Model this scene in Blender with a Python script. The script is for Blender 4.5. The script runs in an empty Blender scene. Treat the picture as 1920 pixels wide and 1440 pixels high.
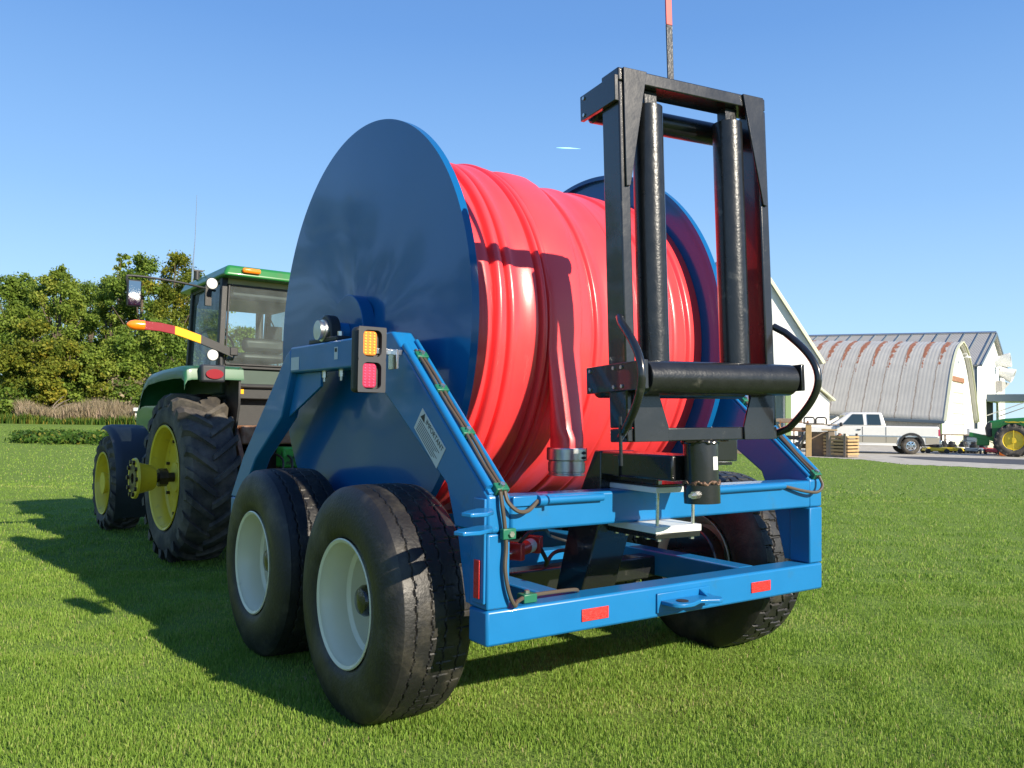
import bpy, math, random
import numpy as np
from mathutils import Vector, Matrix
from math import sin, cos, pi, radians as RAD
random.seed(7); rng = np.random.default_rng(11)
S = bpy.context.scene
C = S.collection

# ------------------------------------------------------------ camera
CAM = Vector((-2.0741, -3.0654, 1.423)); YAW, PITCH, ROLL, FPX = 0.6205, 0.0393, 0.0150, 1571.36
cf = Vector((sin(YAW)*cos(PITCH), cos(YAW)*cos(PITCH), sin(PITCH)))
r0 = Vector((cos(YAW), -sin(YAW), 0)); u0 = r0.cross(cf)
cr = cos(ROLL)*r0 + sin(ROLL)*u0; cu = cos(ROLL)*u0 - sin(ROLL)*r0
cd_ = bpy.data.cameras.new('camera'); cam = bpy.data.objects.new('camera', cd_); C.objects.link(cam)
cam.matrix_world = Matrix(((cr.x, cu.x, -cf.x, CAM.x), (cr.y, cu.y, -cf.y, CAM.y), (cr.z, cu.z, -cf.z, CAM.z), (0, 0, 0, 1)))
cd_.sensor_width = 36; cd_.lens = FPX/1920*36; cd_.clip_start = 0.05; cd_.clip_end = 4000
S.camera = cam

# ------------------------------------------------------------ light
SUN_AZ, SUN_EL = RAD(-78.0), RAD(27.5)          # direction TO the sun, azimuth from +X counterclockwise
sd = Vector((cos(SUN_AZ)*cos(SUN_EL), sin(SUN_AZ)*cos(SUN_EL), sin(SUN_EL)))
w = bpy.data.worlds.new('World'); S.world = w; w.use_nodes = True
nt = w.node_tree; bg = nt.nodes['Background']
sky = nt.nodes.new('ShaderNodeTexSky'); sky.sky_type = 'NISHITA'; sky.sun_disc = False
sky.sun_elevation = SUN_EL; sky.sun_rotation = math.atan2(sd.x, sd.y) % (2*pi)
sky.air_density = 1.0; sky.dust_density = 0.0; sky.ozone_density = 3.0
tcw = nt.nodes.new('ShaderNodeTexCoord'); sep = nt.nodes.new('ShaderNodeSeparateXYZ'); nt.links.new(tcw.outputs['Generated'], sep.inputs[0])
ramp = nt.nodes.new('ShaderNodeValToRGB'); nt.links.new(sep.outputs[2], ramp.inputs[0])
re_ = ramp.color_ramp.elements; re_[0].position = 0.0; re_[0].color = (.47, .68, .86, 1); re_[1].position = 1.0; re_[1].color = (.05, .13, .42, 1)
for p_, c_ in ((.10, (.36, .59, .86)), (.24, (.225, .435, .77)), (.42, (.12, .285, .63)), (.6, (.08, .20, .50))):
    q_ = re_.new(p_); q_.color = (*c_, 1)
vm = nt.nodes.new('ShaderNodeMix'); vm.data_type = 'RGBA'; vm.blend_type = 'MIX'; vm.inputs[0].default_value = .86
sc0 = nt.nodes.new('ShaderNodeVectorMath'); sc0.operation = 'SCALE'; sc0.inputs['Scale'].default_value = 1/.13
nt.links.new(ramp.outputs[0], sc0.inputs[0]); nt.links.new(sky.outputs[0], vm.inputs[6]); nt.links.new(sc0.outputs[0], vm.inputs[7])
nt.links.new(vm.outputs[2], bg.inputs[0]); bg.inputs[1].default_value = 0.10
sl = bpy.data.lights.new('sun', 'SUN'); sl.energy = 5.0; sl.use_shadow = True; sl.angle = RAD(0.5); sl.color = (1.0, 0.89, 0.72)
so = bpy.data.objects.new('sun', sl); C.objects.link(so)
so.rotation_euler = sd.to_track_quat('Z', 'Y').to_euler(); so.location = (0, 0, 30)
S.view_settings.view_transform = 'Standard'; S.view_settings.look = 'None'
S.view_settings.exposure = 0.80; S.view_settings.gamma = 1.0

# ------------------------------------------------------------ materials
def newmat(name):
    m = bpy.data.materials.new(name); m.use_nodes = True
    return m, m.node_tree, m.node_tree.nodes['Principled BSDF']
def mat(name, col, rough=0.5, metal=0.0, coat=0.0, spec=0.5, var=0.0, vscale=6.0, bump=0.0, bscale=80.0, trans=0.0, emit=None, dirt=None, dscale=3.0, dlo=.55, dhi=.7, coat_rough=0.05):
    m, t, b = newmat(name); N = t.nodes; L = t.links
    b.inputs['Base Color'].default_value = (*col, 1); b.inputs['Roughness'].default_value = rough
    b.inputs['Metallic'].default_value = metal; b.inputs['Coat Weight'].default_value = coat
    b.inputs['Coat Roughness'].default_value = coat_rough
    b.inputs['Specular IOR Level'].default_value = spec; b.inputs['Transmission Weight'].default_value = trans
    if emit: b.inputs['Emission Color'].default_value = (*emit[0], 1); b.inputs['Emission Strength'].default_value = emit[1]
    tc = N.new('ShaderNodeTexCoord')
    last = None
    if var:
        n = N.new('ShaderNodeTexNoise'); n.inputs['Scale'].default_value = vscale; n.inputs['Detail'].default_value = 6
        L.new(tc.outputs['Object'], n.inputs['Vector'])
        mx = N.new('ShaderNodeMix'); mx.data_type = 'RGBA'
        mx.inputs[6].default_value = (*[c*(1-var) for c in col], 1); mx.inputs[7].default_value = (*[min(1, c*(1+var)) for c in col], 1)
        L.new(n.outputs[0], mx.inputs[0]); last = mx.outputs[2]
        rr = N.new('ShaderNodeMapRange'); rr.inputs[3].default_value = max(0.02, rough*(1-var*.8)); rr.inputs[4].default_value = min(1, rough*(1+var*.8))
        L.new(n.outputs[0], rr.inputs[0]); L.new(rr.outputs[0], b.inputs['Roughness'])
    if dirt:
        n = N.new('ShaderNodeTexNoise'); n.inputs['Scale'].default_value = dscale; n.inputs['Detail'].default_value = 9; n.inputs['Roughness'].default_value = .65
        L.new(tc.outputs['Object'], n.inputs['Vector'])
        cr_ = N.new('ShaderNodeValToRGB'); cr_.color_ramp.elements[0].position = dlo; cr_.color_ramp.elements[1].position = dhi
        L.new(n.outputs[0], cr_.inputs[0])
        mx2 = N.new('ShaderNodeMix'); mx2.data_type = 'RGBA'; L.new(cr_.outputs[0], mx2.inputs[0])
        if last: L.new(last, mx2.inputs[6])
        else: mx2.inputs[6].default_value = (*col, 1)
        mx2.inputs[7].default_value = (*dirt, 1); last = mx2.outputs[2]
    if last: L.new(last, b.inputs['Base Color'])
    if bump:
        n = N.new('ShaderNodeTexNoise'); n.inputs['Scale'].default_value = bscale; n.inputs['Detail'].default_value = 4
        L.new(tc.outputs['Object'], n.inputs['Vector'])
        bp = N.new('ShaderNodeBump'); bp.inputs['Strength'].default_value = bump; bp.inputs['Distance'].default_value = .01
        L.new(n.outputs[0], bp.inputs['Height']); L.new(bp.outputs[0], b.inputs['Normal'])
    return m
M = {}
M['blue'] = mat('blue_paint', (.008, .150, .38), .36, coat=.3, spec=.35, var=.10, vscale=5, bump=.05, bscale=30, dirt=(.03, .13, .24), dscale=7, dlo=.58, dhi=.85)
M['flange'] = mat('blue_gloss_paint', (.004, .095, .27), .2, coat=.35, spec=.3, var=.06, vscale=1.5, bump=.05, bscale=2.2, coat_rough=.06)
M['black'] = mat('black_gloss_paint', (.012, .013, .015), .26, coat=.5, var=.3, vscale=9, bump=.05, bscale=40, dirt=(.07, .068, .062), dscale=14, dlo=.62, dhi=.8)
M['blacksteel'] = mat('black_roller_steel', (.02, .022, .025), .3, metal=.35, coat=.2, var=.35, vscale=20, bump=.12, bscale=90, dirt=(.13, .125, .115), dscale=9, dlo=.6, dhi=.78)
M['rubber'] = mat('tyre_rubber', (.011, .011, .012), .5, var=.35, vscale=9, bump=.25, bscale=60, dirt=(.065, .058, .045), dscale=4, dlo=.5, dhi=.72)
M['tread'] = mat('tractor_rubber', (.04, .037, .035), .8, var=.3, vscale=9, bump=.3, bscale=40, dirt=(.15, .13, .10), dscale=4, dlo=.42, dhi=.7)
M['rimwhite'] = mat('warmed_white_rim_paint', (.72, .68, .50), .4, coat=.3, var=.06, vscale=4, dirt=(.36, .33, .24), dscale=9, dlo=.62, dhi=.85)  # white rims; light reflected off the grass is put into the warm colour
M['yellow'] = mat('yellow_rim_paint', (.68, .52, .03), .45, coat=.2, var=.1, dirt=(.30, .22, .06), dscale=9, dlo=.56, dhi=.8)
M['green'] = mat('tractor_green', (.018, .17, .035), .4, coat=.4, var=.12, dirt=(.07, .12, .05), dscale=8, dlo=.55, dhi=.85)
M['hitchgreen'] = mat('bright_green_paint', (.05, .36, .04), .5, var=.2, dirt=(.03, .025, .02), dscale=12, dlo=.5, dhi=.6)
M['plastic'] = mat('black_plastic', (.02, .021, .022), .5, var=.2, vscale=20, bump=.1, bscale=120)
M['fender'] = mat('grey_black_fender', (.026, .030, .038), .55, var=.25, vscale=6)
M['cable'] = mat('grey_cable', (.075, .06, .045), .5)
M['clamp'] = mat('green_clamp_plastic', (.012, .13, .075), .4)
M['zinc'] = mat('zinc_bolt', (.62, .62, .60), .28, metal=.9, var=.2, vscale=60)
M['chrome'] = mat('bright_steel', (.70, .71, .72), .2, metal=1.0)
M['alu'] = mat('machined_aluminium', (.60, .62, .63), .32, metal=.95, var=.15, vscale=25, bump=.05, bscale=200)
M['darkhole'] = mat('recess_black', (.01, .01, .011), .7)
M['weld'] = mat('rough_weld', (.16, .10, .07), .45, metal=.5, var=.6, vscale=60, bump=.8, bscale=120)
M['white'] = mat('white_plastic', (.70, .71, .70), .35, var=.03)
M['paper'] = mat('decal_paper', (.55, .58, .60), .5, var=.04)
M['ink'] = mat('decal_ink', (.02, .02, .02), .6)
M['red'] = mat('red_paint', (.45, .022, .015), .35, coat=.4)
M['redlens'] = mat('red_lens', (.42, .03, .08), .25, coat=.6)
M['amberlens'] = mat('amber_lens', (.62, .20, .03), .25, coat=.6)
M['ledr'] = mat('red_led', (.75, .08, .16), .15, coat=1, emit=((1, .1, .25), .06))
M['leda'] = mat('amber_led', (.95, .50, .06), .15, coat=1, emit=((1, .55, .05), .06))
M['reflector'] = mat('red_reflector', (.62, .015, .015), .3, coat=.6, bump=.4, bscale=400)
M['amberref'] = mat('amber_reflector', (1., .42, .01), .3, coat=.5)
M['crimson'] = mat('crimson_reflector', (.24, .008, .018), .3, coat=.5)
M['rust'] = mat('rusty_steel', (.26, .12, .06), .7, var=.4, vscale=12, dirt=(.42, .26, .16), dscale=8, dlo=.5, dhi=.7)
M['grime'] = mat('greasy_steel', (.05, .035, .025), .35, metal=.4, var=.6, vscale=25, bump=.6, bscale=60, dirt=(.30, .22, .05), dscale=18, dlo=.6, dhi=.7)
M['orange'] = mat('orange_lens', (.95, .22, .01), .2, coat=.8, emit=((1, .2, .0), .12))
M['lampglass'] = mat('lamp_glass', (.62, .63, .62), .2, coat=1, emit=((1, 1, .95), .05))
M['fendergreen'] = mat('dull_fender_green', (.018, .105, .045), .45, coat=.3, var=.12)
M['cabbase'] = mat('weathered_dark_green', (.035, .065, .05), .5, var=.2)
M['cream'] = mat('cab_trim_cream', (.42, .40, .22), .6)
M['mirror'] = mat('mirror_glass', (.35, .38, .40), .05, metal=1.0)
def glassmat(name, tint, alpha):
    m, t, b = newmat(name); N = t.nodes; L = t.links
    tr = N.new('ShaderNodeBsdfTransparent'); tr.inputs[0].default_value = (*tint, 1)
    b.inputs['Base Color'].default_value = (*[c*.6 for c in tint], 1); b.inputs['Roughness'].default_value = .06
    n = N.new('ShaderNodeTexNoise'); n.inputs['Scale'].default_value = 6; n.inputs['Detail'].default_value = 8
    tc = N.new('ShaderNodeTexCoord'); L.new(tc.outputs['Object'], n.inputs['Vector'])
    mr = N.new('ShaderNodeMapRange'); mr.inputs[1].default_value = .3; mr.inputs[2].default_value = .75
    mr.inputs[3].default_value = alpha*.7; mr.inputs[4].default_value = alpha*1.35; L.new(n.outputs[0], mr.inputs[0])
    mx = N.new('ShaderNodeMixShader'); L.new(mr.outputs[0], mx.inputs[0]); L.new(tr.outputs[0], mx.inputs[1]); L.new(b.outputs[0], mx.inputs[2])
    L.new(mx.outputs[0], N['Material Output'].inputs['Surface']); return m
M['glass'] = glassmat('cab_glass', (.88, .94, .93), .055)
M['glassdark'] = glassmat('tinted_glass', (.42, .52, .50), .35)
M['carglass'] = mat('car_window', (.02, .035, .04), .06, coat=1)

# ------------------------------------------------------------ mesh helpers
class MB:
    def __init__(s, xf=None): s.v = []; s.f = []; s.xf = xf
    def add(s, vs, fs):
        o = len(s.v); s.v += [tuple(v) for v in vs]; s.f += [tuple(i+o for i in f) for f in fs]; return s
    def box(s, x0, x1, y0, y1, z0, z1):
        vs = [(x, y, z) for x in (x0, x1) for y in (y0, y1) for z in (z0, z1)]
        return s.add(vs, [(0, 1, 3, 2), (4, 6, 7, 5), (0, 4, 5, 1), (2, 3, 7, 6), (0, 2, 6, 4), (1, 5, 7, 3)])
    def beam(s, p0, p1, wx, hz, up=(0, 0, 1)):
        p0, p1 = Vector(p0), Vector(p1); d = (p1-p0).normalized(); a = d.cross(Vector(up)).normalized(); b = a.cross(d).normalized()
        vs = []
        for p in (p0, p1):
            for i, j in ((-1, -1), (1, -1), (1, 1), (-1, 1)): vs.append(p + a*(i*wx/2) + b*(j*hz/2))
        return s.add(vs, [(0, 3, 2, 1), (4, 5, 6, 7), (0, 1, 5, 4), (1, 2, 6, 5), (2, 3, 7, 6), (3, 0, 4, 7)])
    def prism(s, poly, axis, a0, a1):      # poly: 2D points in the plane normal to axis
        def P(p, a):
            return {'x': (a, p[0], p[1]), 'y': (p[0], a, p[1]), 'z': (p[0], p[1], a)}[axis]
        n = len(poly); vs = [P(p, a0) for p in poly] + [P(p, a1) for p in poly]
        fs = [tuple(range(n))[::-1], tuple(range(n, 2*n))] + [(i, (i+1) % n, n+(i+1) % n, n+i) for i in range(n)]
        return s.add(vs, fs)
    def cyl(s, p0, p1, r, n=24, r1=None, caps=True):
        p0, p1 = Vector(p0), Vector(p1); r1 = r if r1 is None else r1
        d = (p1-p0).normalized(); q = Vector((0, 0, 1)) if abs(d.z) < .9 else Vector((1, 0, 0))
        a = d.cross(q).normalized(); b = d.cross(a)
        vs = [p0 + (a*cos(2*pi*i/n)+b*sin(2*pi*i/n))*r for i in range(n)] + [p1 + (a*cos(2*pi*i/n)+b*sin(2*pi*i/n))*r1 for i in range(n)]
        fs = [(i, (i+1) % n, n+(i+1) % n, n+i) for i in range(n)]
        if caps: fs += [tuple(range(n))[::-1], tuple(range(n, 2*n))]
        return s.add(vs, fs)
    def lathe(s, o, d, prof, n=48, closed=False):   # prof: (t along d, radius)
        o, d = Vector(o), Vector(d).normalized(); q = Vector((0, 0, 1)) if abs(d.z) < .9 else Vector((1, 0, 0))
        a = d.cross(q).normalized(); b = d.cross(a); k = len(prof); vs = []
        for t, r in prof:
            for i in range(n): vs.append(o + d*t + (a*cos(2*pi*i/n)+b*sin(2*pi*i/n))*r)
        fs = []
        for j in range(k-1 + (1 if closed else 0)):
            j2 = (j+1) % k
            for i in range(n):
                i2 = (i+1) % n
                fs.append((j*n+i, j*n+i2, j2*n+i2, j2*n+i))
        return s.add(vs, fs)
    def tube(s, pts, r, n=10, caps=True):
        pts = [Vector(p) for p in pts]; vs = []; prev = None; m = len(pts)
        for i, p in enumerate(pts):
            d = (pts[min(i+1, m-1)] - pts[max(i-1, 0)]).normalized()
            if prev is None:
                q = Vector((0, 0, 1)) if abs(d.z) < .9 else Vector((1, 0, 0)); a = d.cross(q).normalized()
            else: a = (prev - d*prev.dot(d)).normalized()
            prev = a; b = d.cross(a); rr = r[i] if isinstance(r, (list, tuple)) else r
            vs += [p + (a*cos(2*pi*k/n)+b*sin(2*pi*k/n))*rr for k in range(n)]
        fs = [(i*n+k, i*n+(k+1) % n, (i+1)*n+(k+1) % n, (i+1)*n+k) for i in range(m-1) for k in range(n)]
        if caps: fs += [tuple(range(n))[::-1], tuple(range((m-1)*n, m*n))]
        return s.add(vs, fs)
    def grid(s, P):                         # P: rows of points
        nr, nc = len(P), len(P[0]); vs = [p for row in P for p in row]
        return s.add(vs, [(i*nc+j, i*nc+j+1, (i+1)*nc+j+1, (i+1)*nc+j) for i in range(nr-1) for j in range(nc-1)])
    def sheet(s, P, t):                     # thick sheet from grid rows, thickness vector t
        t = Vector(t); nr, nc = len(P), len(P[0]); A = [Vector(p) for row in P for p in row]; n = nr*nc
        vs = A + [a+t for a in A]; fs = []
        for i in range(nr-1):
            for j in range(nc-1):
                q = (i*nc+j, i*nc+j+1, (i+1)*nc+j+1, (i+1)*nc+j); fs.append(q); fs.append(tuple(k+n for k in q[::-1]))
        bd = [j for j in range(nc)] + [i*nc+nc-1 for i in range(1, nr)] + [(nr-1)*nc+j for j in range(nc-2, -1, -1)] + [i*nc for i in range(nr-2, 0, -1)]
        for k in range(len(bd)): a, b = bd[k], bd[(k+1) % len(bd)]; fs.append((a, b, b+n, a+n))
        return s.add(vs, fs)
    def build(s, name, m, parent=None, bevel=0, smooth=True, ang=35, seg=2):
        me = bpy.data.meshes.new(name)
        vs = [tuple(s.xf @ Vector(v)) for v in s.v] if s.xf is not None else s.v
        me.from_pydata(vs, [], s.f); me.update()
        import bmesh
        bm = bmesh.new(); bm.from_mesh(me); bmesh.ops.recalc_face_normals(bm, faces=bm.faces); bm.to_mesh(me); bm.free()
        if smooth:
            me.shade_smooth(); me.set_sharp_from_angle(angle=RAD(ang))
        for x in (m if isinstance(m, (list, tuple)) else [m]): me.materials.append(x)
        o = bpy.data.objects.new(name, me); C.objects.link(o)
        if parent is not None: o.parent = parent
        if bevel:
            b = o.modifiers.new('bevel', 'BEVEL'); b.width = bevel; b.segments = seg; b.limit_method = 'ANGLE'; b.angle_limit = RAD(40)
            b.harden_normals = False
        return o
def empty(name, loc=(0, 0, 0), rz=0):
    o = bpy.data.objects.new(name, None); C.objects.link(o); o.location = loc; o.rotation_euler = (0, 0, rz); o.empty_display_size = .3
    return o
def tag(o, label=None, cat=None, group=None, kind=None):
    if label: o['label'] = label
    if cat: o['category'] = cat
    if group: o['group'] = group
    if kind: o['kind'] = kind
    return o
def copy_tree(o, parent=None):
    c = o.copy(); C.objects.link(c)
    if parent is not None: c.parent = parent
    for ch in list(o.children): copy_tree(ch, c)
    return c
def npmesh(name, V, F, m, nper=4, parent=None):
    V = np.asarray(V, np.float32); F = np.asarray(F, np.int32); me = bpy.data.meshes.new(name)
    me.vertices.add(len(V)); me.vertices.foreach_set('co', V.ravel())
    me.loops.add(F.size); me.loops.foreach_set('vertex_index', F.ravel())
    me.polygons.add(len(F)); me.polygons.foreach_set('loop_start', np.arange(0, F.size, nper, dtype=np.int32))
    me.polygons.foreach_set('loop_total', np.full(len(F), nper, np.int32)); me.update(calc_edges=True)
    for x in (m if isinstance(m, (list, tuple)) else [m]): me.materials.append(x)
    o = bpy.data.objects.new(name, me); C.objects.link(o)
    if parent is not None: o.parent = parent
    return o
def gz(x, y):                               # lawn height: level by the machines, rising gently far off to the left
    d = (x-CAM.x)*sin(YAW) + (y-CAM.y)*cos(YAW); u = (x-CAM.x)*cos(YAW) - (y-CAM.y)*sin(YAW)
    t = min(max((d-13)/55., 0), 2.2); s_ = min(max((-u/max(d, 1)+.0)/.25, 0), 1); s_ = s_*s_*(3-2*s_)
    return 1.12*t*s_
def at(px, d, z=None):                      # where a sight line meets depth d
    d = float(d); px = float(px); p = CAM + d*(cf + cr*((px-960)/FPX)); return Vector((p.x, p.y, gz(p.x, p.y) if z is None else z))

# ------------------------------------------------------------ HOSE REEL TRAILER (world coordinates: x right, y forward, z up)
W = 2.4536; T = .122
FY, FZ, FR = 1.925, 1.9475, 1.358
trailer = tag(empty('hose_reel_trailer'), 'big blue tandem axle reel trailer with black roller frame, behind the green tractor', 'trailer')
def P(name, mb, m, bevel=0, parent=trailer, **k): return mb.build(name, m, parent, bevel, **k)
P('rear_beam', MB().box(0, W, 0, .15, .412, .570), M['blue'], .012)
b = MB().box(T, W-T, 0, .15, .907, 1.067); P('upper_beam', b, M['blue'], .012)
for x0 in (0, W-T): P('corner_post', MB().box(x0, x0+T, .002, .148, .572, .905), M['blue'], .008)
# side frames: rear leg, platform, front leg
leg = [(.004, .907), (.004, 1.07), (.95, 1.872), (1.02, 1.872), (1.02, 1.54), (.36, 1.10), (.28, .907)]
lowside = [(.15, .575), (.15, .905), (.275, .905), (.19, .575)]
frontleg = [(2.43, 1.86), (2.52, 1.82), (3.375, 1.085), (3.65, .765), (3.40, .765), (3.092, 1.086), (2.574, 1.398), (2.42, 1.70)]
for s_, x0 in ((0, 0.0), (1, W-T)):
    P('rear_leg', MB().prism(leg, 'x', x0, x0+T), M['blue'], .01)
    P('post_gusset', MB().prism(lowside, 'x', x0+.01, x0+T-.01), M['blue'], .004)
    P('front_leg', MB().prism(frontleg, 'x', x0+.001, x0+T-.001), M['blue'], .01)
    P('bearing_platform', MB().box(x0-.002, x0+T+.002, 1.022, 2.425, 1.697, 1.872), M['blue'], .012)
    P('gusset', MB().prism([(2.40, 1.695), (2.02, 1.695), (2.02, 1.60), (2.56, 1.40), (2.43, 1.695)], 'x', x0+.05, x0+.07), M['blue'], .003)
P('front_cross_beam', MB().box(0, W, 3.42, 3.64, .56, .763), M['blue'], .012)
for x0 in (.45, 1.87): P('frame_rail', MB().box(x0, x0+.13, .152, 3.418, .412, .568), M['blue'], .008)
for y0 in (1.25, 2.55): P('cross_member', MB().box(.582, 1.868, y0, y0+.12, .43, .56), M['blue'], .006)
for x0, x1 in ((.9, 1.12), (1.55, 1.33)): P('drawbar', MB().beam((x0, 3.64, .55), (x1, 5.0, .52), .11, .15), M['blue'], .01)
P('drawbar_tongue', MB().box(1.10, 1.35, 4.95, 5.15, .45, .58), M['blue'], .01)
for x0 in (.43, 1.89): P('outrigger', MB().box(x0, x0+.17, .9, 1.66, .40, .52), M['black'], .01)
# lower corner lugs (two oval ears)
for z0, tip in ((1.005, -.205), (.930, -.24)):
    pts = [(.0, .004), (-.06, .004), (tip+.05, -.055), (tip, -.10), (tip+.02, -.145), (tip+.10, -.15), (-.04, -.10), (0, -.03)]
    P('mounting_lug', MB().prism(pts, 'z', z0, z0+.018), M['blue'], .004)
# weld strip at rear-left corner
P('corner_plate', MB().box(-.014, -.001, .01, .10, .60, 1.06), M['blue'], .003)
# conduit pipes on the upper beam and the sloping legs
P('conduit_pipe', MB().cyl((.31, -.013, 1.043), (.655, -.013, 1.043), .019, 16), M['blue'])
P('conduit_pipe', MB().cyl((1.24, -.013, 1.043), (2.06, -.013, 1.048), .019, 16), M['blue'])
P('conduit_collar', MB().cyl((.262, -.013, 1.043), (.31, -.013, 1.043), .025, 16), M['blue'])
P('stiffener_bar', MB().box(.125, .262, -.012, 0, 1.02, 1.066), M['blue'], .004)
def legpt(x, t, off=0.0):
    d = Vector((0, .946, .802)).normalized(); n = Vector((0, -d.z, d.y))
    p = Vector((x, .004, 1.07)) + Vector((0, .946, .802))*t + n*off; return p
for s_ in (0, 1):
    X = (lambda a: a) if s_ == 0 else (lambda a: W-a)
    P('conduit_pipe', MB().cyl(legpt(X(.018), .03, .016), legpt(X(.018), .88, .016), .02, 16), M['blue'])
    P('edge_rail', MB().cyl(legpt(X(.112), .02, .008), legpt(X(.112), .93, .008), .012, 12), M['blue'])
    for k in (.052, .075):
        pts = [legpt(X(k), t, .03+.004*sin(t*17+k*40)) for t in np.linspace(.0, .84, 15)]
        P('cable', MB().tube(pts, .0085, 8), M['cable'])
    for t in (.02, .32, .58, .80):
        p = legpt(X(.066), t, .022)
        up = Vector((0, -.647, .763)); al = Vector((0, .763, .647))
        mb = MB(); mb.beam(p-Vector((.034, 0, 0)), p+Vector((.034, 0, 0)), .045, .04, up=up)
        c_ = P('cable_clamp', mb, M['clamp'], .004)
        P('bolt', MB().cyl(p+up*.018, p+up*.034, .013, 6), M['zinc'], parent=c_)
        P('clip_tab', MB().beam(p-Vector((.06 if s_ == 0 else -.06, 0, 0))-up*.02, p-Vector((.02 if s_ == 0 else -.02, 0, 0))-up*.02, .03, .02, up=up), M['blue'], .003)
def smooth_path(pts, n=8):
    pts = [Vector(p) for p in pts]; out = []
    for i in range(len(pts)-1):
        p0, p1, p2, p3 = pts[max(i-1, 0)], pts[i], pts[i+1], pts[min(i+2, len(pts)-1)]
        for k in range(n):
            t = k/n; out.append(.5*((2*p1)+(p2-p0)*t+(2*p0-5*p1+4*p2-p3)*t*t+(3*p1-p0-3*p2+p3)*t**3))
    return out + [pts[-1]]
P('cable', MB().tube(smooth_path([legpt(.075, .0, .03), (.085, -.03, 1.045), (.13, -.045, 1.005), (.19, -.04, 1.005), (.262, -.013, 1.043)]), .0095, 8), M['cable'])
P('cable', MB().tube(smooth_path([legpt(.052, .0, .03), (.058, -.022, 1.03), (.073, -.02, .95), (.085, -.018, .85), (.08, -.02, .75), (.10, -.022, .65), (.135, -.02, .585), (.18, .02, .59), (.26, .05, .60), (.4, .06, .60), (.55, .07, .595), (.60, .10, .58)]), .0095, 8), M['cable'])
P('cable', MB().tube(smooth_path([legpt(W-.06, .0, .03), (W-.06, -.04, 1.04), (W-.12, -.05, 1.005), (W-.22, -.04, 1.01), (2.06, -.015, 1.045)]), .0095, 8), M['cable'])
for (x, y, z) in ((.095, -.012, .905), ):
    c_ = P('cable_clamp', MB().box(x-.035, x+.035, y-.02, y+.011, z-.024, z+.024), M['clamp'], .004)
    P('bolt', MB().cyl((x+.005, y-.02, z), (x+.005, y-.032, z), .014, 6), M['zinc'], parent=c_)
c_ = P('cable_clamp', MB().box(.225, .30, .03, .09, .572, .612), M['clamp'], .004); P('bolt', MB().cyl((.262, .06, .612), (.262, .06, .626), .013, 6), M['zinc'], parent=c_)
# reflectors
for x0, x1 in ((.541, .711), (1.783, 1.952)): P('red_reflector', MB().box(x0, x1, -.006, -.001, .457, .515), M['reflector'], .002)
P('red_reflector', MB().box(-.0215, -.0145, .035, .08, .62, .79), M['reflector'], .002)
# tow eye on rear beam
c_ = P('tow_plate', MB().box(1.036, 1.43, -.012, -.001, .437, .537), M['blue'], .004)
ov = [(1.06, -.012), (1.06, -.07)] + [(1.15+.09*cos(a), -.085+.05*sin(a)) for a in np.linspace(pi, 1.6*pi, 6)] + [(1.26, -.10)] + [(1.34+.07*cos(a), -.10+.05*sin(a)) for a in np.linspace(-.45*pi, .2*pi, 6)] + [(1.42, -.012)]
P('tow_lug', MB().prism(ov, 'z', .478, .50), M['blue'], .005, parent=c_)
P('lug_hole', MB().cyl((1.15, -.075, .5005), (1.15, -.075, .503), .032, 20), M['darkhole'], parent=c_)
P('lug_rib', MB().prism([(-.012, .50), (-.07, .50), (-.012, .53)], 'x', 1.345, 1.36), M['blue'], .002, parent=c_)
# bearings, shaft
for s_ in (0, 1):
    X = (lambda a: a) if s_ == 0 else (lambda a: W-a)
    bb = MB(); prof = [(1.925+.095*cos(a), 1.95+.10*sin(a)) for a in np.linspace(0, pi, 14)]
    prof = [(2.03, 1.875)] + [(2.03, 1.90)] + [(1.925-p[0]+1.925, p[1]) if False else p for p in prof] + [(1.82, 1.90), (1.82, 1.875)]
    bb.prism(prof, 'x', min(X(.03), X(.10)), max(X(.03), X(.10)))
    bb.box(min(X(.015), X(.11)), max(X(.015), X(.11)), 1.70, 2.15, 1.873, 1.905)
    c_ = P('bearing_block', bb, M['plastic'], .008)
    P('bearing_seal', MB().lathe((X(.03), 1.925, 1.95), (-1 if s_ == 0 else 1, 0, 0), [(0, .07), (.02, .07), (.022, .055), (.035, .055), (.036, .062), (.05, .062), (.052, 0)], 28), M['alu'], parent=c_)
    for yy in (1.75, 2.10): P('bolt', MB().cyl((X(.06), yy, 1.905), (X(.06), yy, 1.935), .018, 6), M['zinc'], parent=c_)
    for yy in (1.72, 1.98): P('bolt', MB().cyl((X(.06), yy, 1.697), (X(.06), yy, 1.655), .016, 6).cyl((X(.06), yy, 1.655), (X(.06), yy, 1.63), .009, 8), M['zinc'])
    P('reel_shaft', MB().cyl((X(.10), 1.925, 1.95), (X(.19), 1.925, 1.95), .06, 24), M['blue'])
# decals
def text_mesh(s, size, m, parent, mtx, name='decal_text'):
    cu_ = bpy.data.curves.new(name, 'FONT'); cu_.body = s; cu_.size = size; cu_.align_x = 'CENTER'; cu_.align_y = 'CENTER'; cu_.extrude = .0004
    to = bpy.data.objects.new('tmp', cu_); C.objects.link(to)
    dg = bpy.context.evaluated_depsgraph_get(); me = bpy.data.meshes.new_from_object(to.evaluated_get(dg)); bpy.data.objects.remove(to)
    me.name = name; me.materials.clear(); me.materials.append(m); me.transform(mtx)
    o = bpy.data.objects.new(name, me); C.objects.link(o); o.parent = parent; return o
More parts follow.
